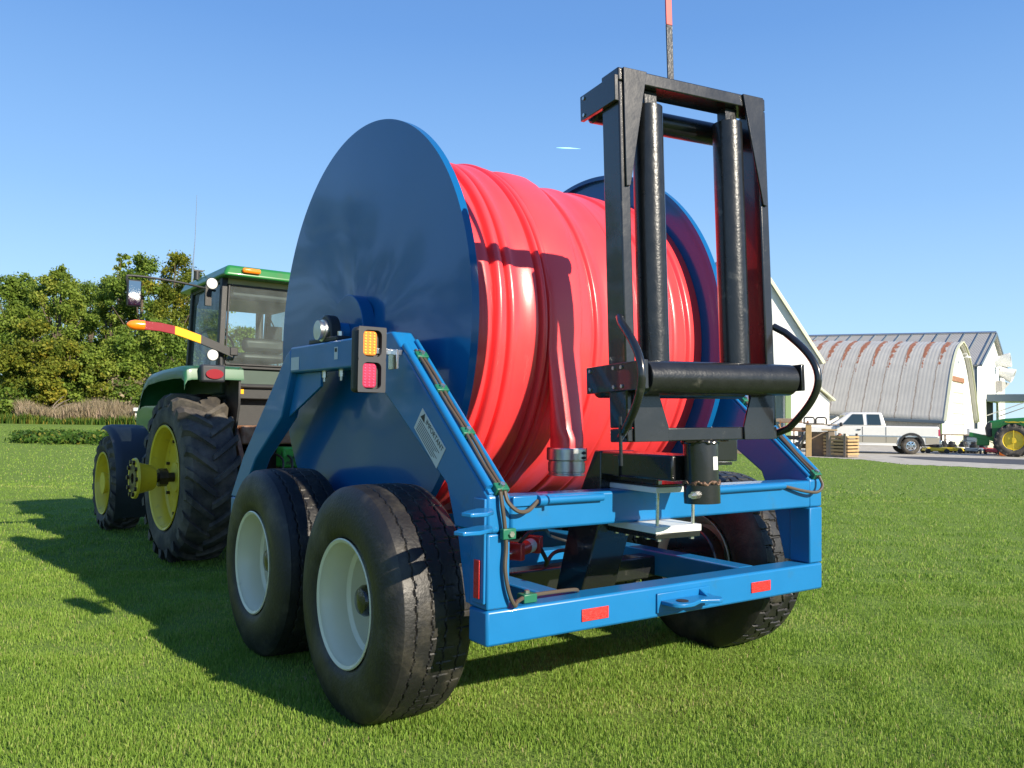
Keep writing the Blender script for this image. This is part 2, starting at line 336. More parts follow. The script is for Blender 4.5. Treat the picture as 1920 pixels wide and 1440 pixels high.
# side decal on the left leg, face toward -x; local (a along leg down-right, b up)
def sidemtx(y, z, ang):       # reading direction along (-y) rotated by ang
    ex = Vector((0, -cos(ang), sin(ang))); ey = Vector((0, sin(ang), cos(ang))); ez = Vector((-1, 0, 0))
    return Matrix(((ex.x, ey.x, ez.x, -.0035), (ex.y, ey.y, ez.y, y), (ex.z, ey.z, ez.z, z), (0, 0, 0, 1)))
dm = sidemtx(.525, 1.315, -RAD(40))
dc = P('warning_decal', MB(dm).box(-.15, .15, -.065, .065, -.0028, -.0005), M['paper'])
text_mesh('IMPORTANT', .038, M['ink'], dc, dm @ Matrix.Translation((.03, .040, .0003)))
P('warning_triangle', MB(dm).prism([(-.135, .022), (-.085, .022), (-.11, .060)], 'z', -.0005, .0008), M['ink'], parent=dc)
tl = MB(dm)
for i in range(6):
    y_ = .008-.012*i; tl.box(-.13, .12-.02*(i % 3), y_-.0015, y_+.0015, -.0005, .0006)
P('decal_lines', tl, M['ink'], parent=dc)
P('small_decal', MB().box(-.0045, -.0025, 2.26, 2.40, 1.715, 1.80), M['paper'])
sc_ = P('small_decal', MB().box(-.0045, -.0025, 1.64, 1.69, 1.755, 1.83), M['paper'])
P('decal_lines', MB().box(-.006, -.004, 1.65, 1.68, 1.80, 1.822), M['ink'], parent=sc_)

# tail light cluster, left and right
for s_ in (0, 1):
    ox = -.262 if s_ == 0 else W+.262-.155
    Y0 = .80; z0, z1 = 1.535, 1.872
    h = MB(); h.box(ox, ox+.155, Y0+.03, Y0+.10, z0, z1)
    hs = P('light_housing', h, M['plastic'], .02, seg=3)
    # front plate with two rounded openings, built as strips round the openings
    fp = MB()
    def rrect(cx, cz, hw, hh, r, n=6):
        out = []
        for qx, qz, a0 in ((1, 1, 0), (-1, 1, pi/2), (-1, -1, pi), (1, -1, 1.5*pi)):
            for k in range(n+1):
                a = a0 + (pi/2)*k/n; out.append((cx+qx*(hw-r)+r*cos(a), cz+qz*(hh-r)+r*sin(a)))
        return out
    cz = (z0+z1)/2; cx_ = ox+.0775
    for zc, zz0, zz1 in ((cz+.082, cz, z1), (cz-.082, z0, cz)):
        inner = rrect(cx_, zc, .052, .068, .028); outer = []
        for (px_, pz_) in inner:     # project out to the rectangle
            dx, dz = px_-cx_, pz_-zc; hw, hh = .0775, (zz1-zz0)/2; zm = (zz0+zz1)/2
            k = min(hw/abs(dx) if abs(dx) > 1e-6 else 99, hh/abs(dz) if abs(dz) > 1e-6 else 99); outer.append((cx_+dx*k, min(max(zc+dz*k, zz0), zz1)))
        n_ = len(inner); vs = [(a, Y0, c) for a, c in inner]+[(a, Y0, c) for a, c in outer]+[(a, Y0+.03, c) for a, c in inner]
        fs = []
        for i in range(n_):
            j = (i+1) % n_; fs.append((i, j, n_+j, n_+i)); fs.append((i, 2*n_+i, 2*n_+j, j))
        fp.add(vs, fs)
    P('light_plate', fp, M['fender'], parent=hs, smooth=False)
    for zc, ml, md in ((cz+.082, M['amberlens'], M['leda']), (cz-.082, M['redlens'], M['ledr'])):
        lens = P('amber_lens' if ml is M['amberlens'] else 'red_lens', MB().prism(rrect(cx_-.012, zc, .040, .062, .02), 'y', Y0+.006, Y0+.029), ml, .004, parent=hs)
        dd = MB()
        for i in range(3):
            for j in range(8): dd.lathe((cx_-.036+.024*i, Y0+.006, zc-.05+.0145*j), (0, -1, 0), [(0, .006), (.002, .0055), (.004, .003), (.005, 0)], 8)
        dd.build('led_row', md, hs)
    P('light_bracket', MB().box(cx_+.02 if s_ == 0 else cx_-.12, cx_+.26 if s_ == 0 else cx_-.02, Y0+.02, Y0+.03, 1.735, 1.765).box(cx_+.12 if s_ == 0 else cx_-.13, cx_+.135 if s_ == 0 else cx_-.115, Y0-.03, Y0+.06, 1.66, 1.76), M['chrome'], .002)

# reel
def disc(name, x, face, parent=trailer):
    # face: +1 means lip on +x side
    prof = [(0, .02)] + [(0, r_) for r_ in np.linspace(.06, FR-.03, 26)] + [(0.0, FR-.02), (0.0, FR), (.045*face, FR), (.045*face, FR-.03), (.008*face, FR-.032), (.008*face, 0)]
    o = MB().lathe((x, FY, FZ), (1, 0, 0), prof, 200).build(name, M['flange'], parent, 0, ang=30)
    for v in o.data.vertices:        # waves shaped in to fan the reflections out from the hub
        a = math.atan2(v.co.z-FZ, v.co.y-FY); r_ = math.hypot(v.co.z-FZ, v.co.y-FY); k = min(1, r_/.25)*max(0, 1-(r_/FR)**4)
        v.co.x += k*(.0040*sin(3*a+.7)+.0030*sin(5*a+2.1)+.0018*sin(8*a+.4))
    return o
dl = disc('reel_flange', .2616, 1); dr = disc('reel_flange', 2.192, -1) ; dr.location.x = 0
dr.data.transform(Matrix.Translation((.045+.008, 0, 0)))
P('hub_ring', MB().lathe((.262, FY, FZ), (-1, 0, 0), [(0, .245), (.085, .245), (.085, 0)], 64), M['flange'], .004, parent=dl)
P('hub_ring', MB().lathe((2.24, FY, FZ), (1, 0, 0), [(0, .245), (.085, .245), (.085, 0)], 64), M['flange'], .004, parent=dr)
P('reel_drum', MB().cyl((.275, FY, FZ), (2.22, FY, FZ), .55, 64), M['blue'])

# wheels
def tyre_mesh(R, xo, xi, rimR, pattern):
    # section from outer bead to inner bead; x toward +; tread between
    wd = xi-xo; prof = []
    side = [(.035, rimR-.006), (.012, rimR+.02), (.0, rimR+.06), (-.004, (rimR+R)/2), (.006, R-.085), (.018, R-.05), (.032, R-.022), (.05, R-.008)]
    L_ = [(xo+a, r) for a, r in side]
    nt_ = 64; tr = [(xo+.055+(wd-.11)*i/(nt_-1), R-.004*((2*i/(nt_-1)-1)**4)*2) for i in range(nt_)]
    Rr = [(xi-a, r) for a, r in side[::-1]]
    prof = L_ + tr + Rr; n = 560
    px = np.array([p[0] for p in prof]); pr = np.array([p[1] for p in prof]); istr = np.array([0]*len(L_)+[1]*nt_+[0]*len(Rr))
    th = np.linspace(0, 2*pi, n, endpoint=False); TH, PX = np.meshgrid(th, px); PR = np.repeat(pr[:, None], n, 1); IS = np.repeat(istr[:, None], n, 1)
    u = (PX-xo)/wd; dep = np.zeros_like(PR)
    tri = lambda t: np.abs((t % 1)*2-1)*2-1
    if pattern == 0:
        for gx in (.24, .42, .58, .76):
            z_ = gx + .013*tri(TH/(2*pi)*52); dep = np.maximum(dep, np.clip(1-np.abs(u-z_)/.0085, 0, 1)*1.8)
        sip = ((TH/(2*pi)*52+.25*np.round(u*5)) % 1); dep = np.maximum(dep, ((sip < .06)*(u > .42)*(u < .95))*.35)
        dep = np.maximum(dep, ((TH/(2*pi)*104 % 1 < .4)*((u < .06)+(u > .94)))*.6)
    else:
        for gx in (.28, .5, .72):
            z_ = gx + .035*tri(TH/(2*pi)*34+gx*3); dep = np.maximum(dep, np.clip(1.3-np.abs(u-z_)/.014, 0, 1)*1.6)
        for lo, hi, ph in ((0, .28, 0), (.28, .5, .5), (.5, .72, 0), (.72, 1, .5)):
            s__ = ((TH/(2*pi)*34+ph+.35*(u-lo)) % 1); dep = np.maximum(dep, (s__ < .13)*(u > lo)*(u < hi)*1.2)
    PR = PR - np.clip(dep, 0, 1)*.011*IS
    # faint concentric ribs on the side walls
    PR = PR
    V = np.stack([PX, PR*np.cos(TH), PR*np.sin(TH)], 2).reshape(-1, 3); k = len(prof)
    I, J = np.meshgrid(np.arange(k-1), np.arange(n), indexing='ij'); J2 = (J+1) % n
    F = np.stack([I*n+J, I*n+J2, (I+1)*n+J2, (I+1)*n+J], 2).reshape(-1, 4)
    return V, F
def wheel(cx, cy, cz, sgn, pattern, R=.553, wd=.415):
    # sgn=-1: outer side faces -x ; wheel mesh centred at hub
    wroot = MB(); rr = .297
    prof = [(.012, rr), (.0, rr+.006), (-.004, rr), (.004, rr-.014), (.03, rr-.018), (.05, rr-.030), (.14, rr-.036), (.155, rr-.056), (.25, rr-.062), (.27, rr-.085), (.262, .155), (.235, .135), (.235, .09), (.25, 0)]
    f = 1 if sgn < 0 else -1
    wroot.lathe((0, 0, 0), (f, 0, 0), prof, 72)
    wroot.lathe((0, 0, 0), (f, 0, 0), [(.275, .225), (.36, .262), (.41, .297), (.418, .297), (.405, .29), (.35, .255), (.28, .22)], 72)
    wh = wroot.build('wheel', M['rimwhite'], trailer, 0); wh.location = (cx, cy, cz)
    V, F = tyre_mesh(R, -.012, wd, rr, pattern)
    if sgn > 0: V[:, 0] *= -1; F = F[:, ::-1]
    ty = npmesh('tyre', V, F, M['rubber'], 4, wh); ty.data.shade_smooth(); ty.data.set_sharp_from_angle(angle=RAD(32))
    hb = MB(); hb.lathe((f*.25, 0, 0), (-f, 0, 0), [(0, .082), (.075, .082), (.085, .074), (.14, .074), (.16, .06), (.17, .03), (.172, 0)], 36)
    h = hb.build('hub_cap', M['black'], wh)
    for i in range(10):
        a = 2*pi*i/10; p = Vector((f*.24, .112*cos(a), .112*sin(a))); MB().cyl(p, p+Vector((-f*.03, 0, 0)), .012, 6).build('wheel_nut', M['black'], wh)
    v_ = MB(); a = 2.3; v_.cyl((f*.10, .243*cos(a), .243*sin(a)), (f*.085, .215*cos(a), .215*sin(a)), .008, 8); v_.build('valve_stem', M['darkhole'], wh)
    return wh
w1 = wheel(-.398, .6256, .535, -1, 0); w2 = wheel(-.398, 1.9222, .535, -1, 0)
w2.rotation_euler.x = 1.9; w1.rotation_euler.x = .3
w3 = wheel(2.405, .6256, .535, 1, 1); w4 = copy_tree(w3, trailer); w4.location = (2.405, 1.9222, .535); w4.rotation_euler.x = .8
for yy in (.6256, 1.9222): P('axle', MB().box(-.17, 2.17, yy-.065, yy+.065, .47, .60), M['black'], .01)
for x in (-.02, 2.02):
    for yy in (.6256, 1.9222): P('brake_drum', MB().cyl((x-.05 if x < 1 else x-.05, yy, .535), (x+.05 if x < 1 else x+.05, yy, .535), .21, 40), M['black'], .01)

# black swing arm, slide pads and pole on the upper beam
P('swing_arm', MB().box(.80, 1.03, -.33, .21, 1.135, 1.255), M['black'], .008)
P('swing_arm', MB().prism([(.16, 1.258), (.21, 1.258), (.395, .902), (.165, .902)], 'x', .797, 1.033).prism([(.165, .90), (.395, .90), (.53, .44), (.33, .44)], 'x', .797, 1.033), M['black'], .006)
P('swing_arm_bar', MB().beam((.915, .85, .38), (1.2, 3.3, .40), .2, .12), M['black'], .01)
P('arm_stiffener', MB().box(.788, .80, .02, .06, 1.136, 1.24), M['black'], .002)
rot = Matrix.Translation((.84, -.19, 0)) @ Matrix.Rotation(RAD(-3.5), 4, 'Z')
def plate(name, x0, x1, y0, y1, z0, z1, m, bev=.003): return P(name, MB(rot).box(x0, x1, y0, y1, z0, z1), m, bev)
plate('slide_pad', 0, .30, 0, .38, 1.0675, 1.095, M['white'])
plate('slide_pad', 0, .30, 0, .38, .872, .9055, M['white'])
plate('clamp_plate', .004, .296, .004, .376, 1.0955, 1.108, M['black'])
plate('clamp_plate', .004, .296, .004, .376, .845, .8715, M['black'])
plate('clamp_angle', .004, .02, .004, .376, 1.1085, 1.134, M['black'])
for i in range(5):
    for z0, z1 in ((1.1085, 1.125), (.832, .8449)):
        p0 = rot @ Vector((.045, .03+.08*i, z0)); p1 = rot @ Vector((.045, .03+.08*i, z1)); P('bolt', MB().cyl(p0, p1, .014, 6), M['zinc'])
p0 = rot @ Vector((.262, .03, .832)); P('bolt', MB().cyl(p0, p0+Vector((0, 0, .0125)), .014, 6), M['zinc'])
for x in (.028, .262):
    p0 = rot @ Vector((x, .022, .90)); P('threaded_rod', MB().cyl(p0, p0+Vector((0, 0, .17)), .0085, 10), M['zinc'])
P('pivot_bar', MB().box(1.05, 1.5, -.10, -.02, 1.185, 1.20), M['black'], .003)
P('pivot_pin', MB().cyl((1.30, -.06, 1.10), (1.30, -.06, 1.22), .03, 20).cyl((1.30, -.06, 1.22), (1.30, -.06, 1.235), .05, 20), M['chrome'])
P('hydraulic_box', MB().box(1.35, 1.52, -.12, .0, 1.205, 1.33), M['black'], .008)
c_ = P('hydraulic_cylinder', MB().cyl((.60, .62, .70), (.80, .72, .71), .038, 20), M['red'])
for t in (0, 1):
    p = Vector((.60, .62, .70)).lerp(Vector((.80, .72, .71)), t); P('end_cap', MB().beam(p-Vector((.02, .01, 0)), p+Vector((.02, .01, 0)), .095, .095), M['red'], .006, parent=c_)
P('cylinder_rod', MB().cyl((.60, .62, .70), (.42, .53, .69), .014, 12), M['chrome'], parent=c_)
P('cylinder_label', MB().cyl((.71, .675, .7055), (.765, .7025, .708), .0388, 20, caps=False), M['paper'], parent=c_)
P('hydraulic_hose', MB().tube(smooth_path([(.80, .70, .73), (.86, .68, .62), (.95, .8, .57), (1.2, 1.0, .60), (1.6, 1.1, .56)]), .012, 8), M['plastic'])
P('hydraulic_hose', MB().tube(smooth_path([(.60, .60, .73), (.66, .58, .80), (.9, .75, .78), (1.3, 1.2, .66), (1.5, 1.25, .6)]), .010, 8), M['plastic'])

# roller guide frame: local u (across), v (forward), w (up)
O_ = Vector((.8744, -.47, 1.3293)); th, la, lb = .14536, .03567, .01796
FM = Matrix.Translation(O_) @ (Matrix.Rotation(-th, 4, 'Z') @ Matrix.Rotation(-la, 4, 'X') @ Matrix.Rotation(-lb, 4, 'Y'))
def G(name, mb, m=M['black'], bevel=.004, parent=trailer, **k): mb.xf = FM; return mb.build(name, m, parent, bevel, **k)
HW = .435; TOP = 1.667
for s_ in (-1, 1):
    G('guide_post', MB().box(min(s_*HW, s_*(HW-.052)), max(s_*HW, s_*(HW-.052)), 0, .135, .063, TOP-.062), bevel=.006)
    a, b_ = (s_*(HW-.022), s_*(HW-.15)); gp_ = [(a, TOP-.002), (b_, TOP-.002), (s_*(HW-.045), TOP-.535), (a, TOP-.54)]
    G('corner_gusset', MB().prism(gp_, 'y', -.012, -.001), bevel=.002)
    gp_ = [(s_*(HW-.03), 0), (s_*(HW-.03), .215), (s_*(HW-.165), .215), (s_*(HW-.215), .065), (s_*(HW-.215), 0)]
    G('corner_gusset', MB().prism(gp_, 'y', -.012, -.001), bevel=.002)
    for z0, z1, y0, y1, nm in ((1.51, 1.63, -.002, .285, 'roller_bracket'), (.222, .345, -.165, .285, 'roller_bracket')):
        if s_ > 0 and z0 > 1: continue
        x0 = s_*(HW+.001); x1 = s_*(HW+.022)
        c_ = G(nm, MB().box(min(x0, x1), max(x0, x1), y0, y1, z0, z1), bevel=.003)
        for vy in ((.25,) if z0 > 1 else (-.14, .25, .06, .0)):
            for wz in (z0+.02, z1-.02):
                G('bolt', MB().cyl((x1, vy, wz), (x1+s_*.006, vy, wz), .009, 6), M['zinc'], 0, parent=c_)
    arc = [Vector((s_*(HW+.035+.03*sin(t*pi)), -.005-.20*sin(t*pi), .535-.51*t)) for t in np.linspace(0, 1, 22)]
    arc[0] += Vector((-s_*.02, .02, .01)); arc[-1] += Vector((-s_*.02, .03, 0))
    G('guard_loop', MB().tube(arc, .0175, 12), bevel=0)
G('top_beam', MB().box(-HW, HW, 0, .135, TOP-.06, TOP), bevel=.005)
G('bottom_beam', MB().box(-HW, HW, 0, .135, 0, .06), bevel=.005)
G('weld_bead', MB().box(-.10, .15, .02, .03, -.008, .0), M['weld'], .002)
for s_, cu_, cv_ in ((-1, -.228, .072), (1, .252, .072)):
    r_ = G('vertical_roller', MB().lathe((cu_, cv_, .30), (0, 0, 1), [(0, 0), (0, .06), (.006, .071), (1.235, .071), (1.241, .06), (1.241, 0)], 40), M['blacksteel'], 0)
    G('roller_tab', MB().box(cu_-.035, cu_+.035, cv_-.03, cv_+.03, 1.545, 1.605), M['blacksteel'], .002, parent=r_)
for nm, v_, w_, r in (('horizontal_roller', -.098, .275, .073), ('horizontal_roller', .232, .275, .073), ('horizontal_roller', .232, 1.548, .055)):
    G(nm, MB().lathe((-HW+.012, v_, w_), (1, 0, 0), [(0, 0), (0, r*.85), (.006, r), (2*HW-.03, r), (2*HW-.024, r*.85), (2*HW-.024, 0)], 40), M['blacksteel'], 0)
pm = G('marker_pole', MB().box(-.117, -.083, .05, .058, TOP, TOP+.285), M['blacksteel'], .001)
G('pole_tip', MB().box(-.117, -.083, .05, .058, TOP+.286, TOP+.47), M['red'], .001, parent=pm)
G('pole_tip', MB().cyl((-.1, .054, TOP+.0), (-.1, .054, TOP+.01), .02, 12), M['black'], 0, parent=pm)
pp = G('swivel_post', MB().lathe((.03, .078, -.29), (0, 0, 1), [(0, 0), (0, .0735), (0, .0835), (.085, .0835), (.09, .079), (.288, .079), (.288, 0)], 48), bevel=0)
wb = MB(); ang_ = np.linspace(0, 2*pi, 60)
wb.tube([(.03+.081*cos(a), .078+.081*sin(a), -.195+.006*sin(7*a)+.004*sin(17*a)) for a in ang_], [.007+.003*sin(11*a) for a in ang_], 8)
G('weld_bead', wb, M['weld'], 0)
wb = MB(); wb.tube([(.03+.080*cos(a), .078+.080*sin(a), -.008+.005*sin(5*a)) for a in ang_], [.008+.003*sin(13*a) for a in ang_], 8); G('weld_bead', wb, M['black'], 0)
G('set_bolt', MB().cyl((-.03, .03, -.245), (-.085, -.0, -.245), .018, 6).cyl((-.085, 0, -.245), (-.12, -.02, -.245), .009, 10), M['zinc'], 0)
G('small_decal', MB().cyl((.03, .078, -.135), (.03, .078, -.075), .0797, 96, caps=False), M['white'], 0)
lab = bpy.data.objects[-1] if False else [o for o in trailer.children if o.name.startswith('small_decal')][-1]
me = lab.data; import bmesh
bm = bmesh.new(); bm.from_mesh(me); inv = FM.inverted()
dl_ = [f for f in bm.faces if not (-1.50 < math.atan2((inv@f.calc_center_median()).y-.078, (inv@f.calc_center_median()).x-.03) < -1.02)]
bmesh.ops.delete(bm, geom=dl_, context='FACES'); bm.to_mesh(me); bm.free()
G('t_handle', MB().tube([(-HW-.05, -.02, -.10), (-HW-.05, -.02, .11)], .008, 10).tube([(-HW-.05, -.02, .06), (-HW+.02, .0, .06)], .007, 8), M['blacksteel'], 0)

# ------------------------------------------------------------ HOSE
def hose_mat():
    m, t, b = newmat('red_hose_jacket'); N = t.nodes; L = t.links
    b.inputs['Roughness'].default_value = .34; b.inputs['Coat Weight'].default_value = .35; b.inputs['Coat Roughness'].default_value = .22
    n = N.new('ShaderNodeTexNoise'); n.inputs['Scale'].default_value = 5; n.inputs['Detail'].default_value = 5
    tc = N.new('ShaderNodeTexCoord'); L.new(tc.outputs['Object'], n.inputs['Vector'])
    mx = N.new('ShaderNodeMix'); mx.data_type = 'RGBA'; mx.inputs[6].default_value = (.78, .040, .050, 1); mx.inputs[7].default_value = (.94, .062, .066, 1)
    L.new(n.outputs[0], mx.inputs[0]); L.new(mx.outputs[2], b.inputs['Base Color'])
    n2 = N.new('ShaderNodeTexNoise'); n2.inputs['Scale'].default_value = 160; L.new(tc.outputs['Object'], n2.inputs['Vector'])
    bp = N.new('ShaderNodeBump'); bp.inputs['Strength'].default_value = .12; bp.inputs['Distance'].default_value = .004; L.new(n2.outputs[0], bp.inputs['Height']); L.new(bp.outputs[0], b.inputs['Normal'])
    return m
M['hose'] = hose_mat()
hose = tag(empty('layflat_hose', (0, 0, 0)), 'bright red flat hose wound on the blue reel, metal coupling on its hanging end', 'hose')
def hose_drum():
    nx, nth = 420, 400; X = np.linspace(.272, 2.232, nx); TH = np.linspace(0, 2*pi, nth+1)
    TT, XX = np.meshgrid(TH, X)
    base = np.interp(X, [.27, .45, .72, .98, 1.10, 1.22, 1.39, 1.48, 1.56, 1.75, 1.95, 2.24], [1.150, 1.160, 1.166, 1.180, 1.180, 1.155, 1.118, 1.125, 1.138, 1.142, 1.146, 1.148])
    k = np.ones(13)/13; base = np.convolve(np.pad(base, 6, 'edge'), k, 'valid')
    R_ = np.repeat(base[:, None], nth+1, 1)
    seams = [(.36, .02, .016), (.545, .02, .050), (.65, .022, .052), (.83, -.015, .050), (.905, .02, .048), (1.30, .03, .020), (1.56, -.02, .012), (1.80, .02, .014), (1.97, .01, .020), (2.10, .01, .016)]
    for i, (xs, dr_, am) in enumerate(seams):
        c0 = xs + dr_*np.sin(TT+.6*i) + .008*np.sin(3*TT+i)
        dx = XX-c0
        # step: hose edge rounded up on one side, valley on the other
        R_ -= am*.62*np.exp(-(dx/.010)**2)
        R_ += (.011 if i % 2 else -.009)*np.tanh(dx/.004)*np.exp(-np.abs(dx)/.07)*(1 if xs > 1 else .5)
        R_ += am*.24*np.exp(-((dx-.034)/.024)**2) + am*.16*np.exp(-((dx+.05)/.04)**2)
    fine = np.convolve(rng.normal(size=nx+8), np.ones(3)/3, 'same')[4:-4]; R_ += (.0011*fine)[:, None]*(.5+.5*np.sin(TT*1.5+XX*9))
    R_ += .006*np.sin(2*TT+XX*3) + .003*np.sin(5*TT+XX*7)
    V = np.stack([XX, FY+R_*np.cos(TT), FZ+R_*np.sin(TT)], 2).reshape(-1, 3)
    n = nth+1; I, J = np.meshgrid(np.arange(nx-1), np.arange(nth), indexing='ij')
    F = np.stack([I*n+J, (I+1)*n+J, (I+1)*n+J+1, I*n+J+1], 2).reshape(-1, 4)
    o = npmesh('hose_wraps', V, F, M['hose'], 4, hose); o.data.shade_smooth(); return o
hose_drum()
# hanging tail: flat where it leaves the wraps, round at the coupling
def tail():
    pts = []; 
    for a in np.linspace(RAD(118), RAD(186), 12): pts.append((Vector((1.06-.03*(a-2), FY+(1.185+.0*a)*cos(a), FZ+1.185*sin(a))), a))
    last = pts[-1][0]
    path = [p for p, a in pts]
    for z in np.linspace(last.z-.08, 1.245, 10):
        t = (last.z-z)/(last.z-1.245); path.append(Vector((last.x-.055*t*0 , last.y-.035*sin(t*pi/2)+.0, z)))
    n = 28; vs = []; m = len(path)
    for i, p in enumerate(path):
        d = (path[min(i+1, m-1)]-path[max(i-1, 0)]).normalized(); a = Vector((1, 0, 0)); b_ = d.cross(a).normalized()
        t = i/(m-1); wa = .142*(1-t)+.102*t; wb_ = .018+.055*min(1, max(0, (t-.45)/.5))**1.3
        if t > .93: wa = wb_ = .090
        for k in range(n):
            q = 2*pi*k/n; ex = 1.0
            vs.append(p + a*wa*(abs(cos(q))**.8*(1 if cos(q) > 0 else -1)) + b_*wb_*(abs(sin(q))**.8*(1 if sin(q) > 0 else -1)))
    fs = [(i*n+k, i*n+(k+1) % n, (i+1)*n+(k+1) % n, (i+1)*n+k) for i in range(m-1) for k in range(n)]
    mb = MB().add(vs, fs); o = mb.build('hose_tail', M['hose'], hose, 0, ang=60); return path[-1]
e_ = tail()
cp = MB().lathe((e_.x, e_.y, e_.z+.005), (0, 0, -1), [(0, .088), (0, .112), (.006, .116), (.068, .116), (.074, .112), (.074, .104), (.084, .104), (.084, .108), (.135, .108), (.138, .103), (.146, .103), (.15, .107), (.158, .107), (.160, .09), (.05, .085)], 56).build('coupling', M['alu'], hose, 0, ang=25)
sl_ = MB()
for zz in (.022, .05): 
    a = -1.25; d_ = Vector((cos(a), sin(a), 0)); p = Vector((e_.x, e_.y, e_.z-zz)) + d_*.1165; t_ = Vector((-d_.y, d_.x, 0))
    vs = [p + t_*.022*cos(k*pi/8) + Vector((0, 0, .009*sin(k*pi/8))) for k in range(16)]; vs2 = [v+d_*.0015 for v in vs]
    sl_.add(vs+vs2, [tuple(range(16, 32)), tuple(range(16))] + [(k, (k+1) % 16, 16+(k+1) % 16, 16+k) for k in range(16)])
sl_.build('coupling_slot', M['darkhole'], cp, smooth=False)
sg = MB(); a = -.86; d_ = Vector((cos(a), sin(a), 0)); t_ = Vector((-d_.y, d_.x, 0)); p = Vector((e_.x, e_.y, 0))+d_*.1155
sg.beam((p.x, p.y, e_.z+.004), (p.x, p.y, e_.z-.066), .004, .006, up=t_).build('coupling_gap', M['darkhole'], cp, smooth=False)

# the frame, the reel and the guide were measured at a trial scale: bring them to true size over the wheels
KS = .93; KM = Matrix.Translation(CAM) @ Matrix.Scale(KS, 4) @ Matrix.Translation(-CAM)
def rescale(o):
    if o.name.split('.')[0] in ('wheel', 'axle', 'brake_drum'): return
    if o.type == 'MESH': o.data.transform(KM)
    for c in o.children: rescale(c)
rescale(trailer); rescale(hose)

# ------------------------------------------------------------ GREEN TRACTOR AHEAD OF THE TRAILER (local x across to the right, y forward)
tractor = tag(empty('tractor', (-.1124, 5.349, 0), .04), 'green cab tractor with yellow wheels, hitched in front of the blue reel trailer', 'tractor')
CX = 1.01
def TP(name, mb, m, bevel=0, parent=tractor, **k): return mb.build(name, m, parent, bevel, **k)
def lug_tyre(R, rimR, wd, nl, lug):
    car = R-lug; prof = [(.03, rimR-.01), (.0, rimR+.03), (-.012, (rimR+car)/2), (.01, car-.06), (.05, car-.015), (wd*.3, car), (wd*.7, car), (wd-.05, car-.015), (wd-.01, car-.06), (wd+.012, (rimR+car)/2), (wd, rimR+.03), (wd-.03, rimR-.01)]
    mb = MB().lathe((0, 0, 0), (1, 0, 0), prof, 96)
    for k in range(nl):
        for side in (0, 1):
            a0 = 2*pi*(k+.5*side)/nl; rows = []
            m_ = 7
            for i in range(m_):
                t = i/(m_-1); xx = wd*(.53 - .55*t) if side == 0 else wd*(.47+.55*t)
                aa = a0 + 2*pi/nl*.95*t**1.1; top = R - .012*(2*t-.9)**2 - (.035 if i == m_-1 else 0); bot = car - .03 - (.05 if t > .8 else 0); hw = .020+.008*t
                hw_a = hw*1.15/R; hb = hw_a*1.8
                rows.append([Vector((xx, r*sin(aa+d_), r*cos(aa+d_))) for r, d_ in ((bot, -hb), (top, -hw_a), (top, hw_a), (bot, hb))])
            mb.grid(rows); o = len(mb.v)-4*m_; mb.f.append((o, o+1, o+2, o+3)); e = o+4*(m_-1); mb.f.append((e+3, e+2, e+1, e))
    return mb
def tractor_wheel(x, y, z, R, rimR, wd, nl, lug, flip, hubr, tm=None):
    f = -1 if flip else 1
    pr = [(.03, rimR-.03), (.0, rimR+.005), (-.008, rimR), (.0, rimR-.02), (.04, rimR-.035), (.06, rimR-.05), (.13, rimR-.055), (.15, rimR-.075), (.155, rimR-.14), (.17, rimR*.6), (.15, rimR*.40), (.12, hubr), (.10, hubr), (.095, 0)]
    wh = MB().lathe((0, 0, 0), (f, 0, 0), pr, 64).lathe((0, 0, 0), (f, 0, 0), [(.16, rimR-.08), (wd-.05, rimR-.04), (wd, rimR+.005), (wd-.02, rimR-.03), (.18, rimR*.6)], 48).build('wheel', M['yellow'], tractor)
    wh.location = (x, y, z)
    if tm is None:
        ty = lug_tyre(R, rimR, wd, nl, lug).build('tyre', M['tread'], wh, 0, ang=28)
    else:
        ty = bpy.data.objects.new('tyre', tm); C.objects.link(ty); ty.parent = wh
    if flip: ty.rotation_euler.z = pi; 
    for i in range(8):
        a = 2*pi*i/8+.3; p = Vector((f*.155, (rimR-.12)*cos(a), (rimR-.12)*sin(a))); MB().cyl(p, p-Vector((f*.03, 0, 0)), .017, 6).build('wheel_nut', M['grime'], wh)
    return wh, ty.data
rw, tm = tractor_wheel(0, 0, .80, .805, .495, .47, 22, .045, False, .14)
rw2, _ = tractor_wheel(2*CX, 0, .80, .805, .495, .47, 22, .045, True, .14, tm)
fw, tm2 = tractor_wheel(.036, 2.677, .556, .57, .371, .36, 18, .035, False, .11)
fw2, _ = tractor_wheel(2*CX-.036, 2.677, .556, .57, .371, .36, 18, .035, True, .11, tm2)
MB().lathe((.0, 0, 0), (1, 0, 0), [(0, .0), (0, .13), (.02, .13), (.06, .115), (.10, .115)], 32).build('planetary_hub', M['yellow'], fw)
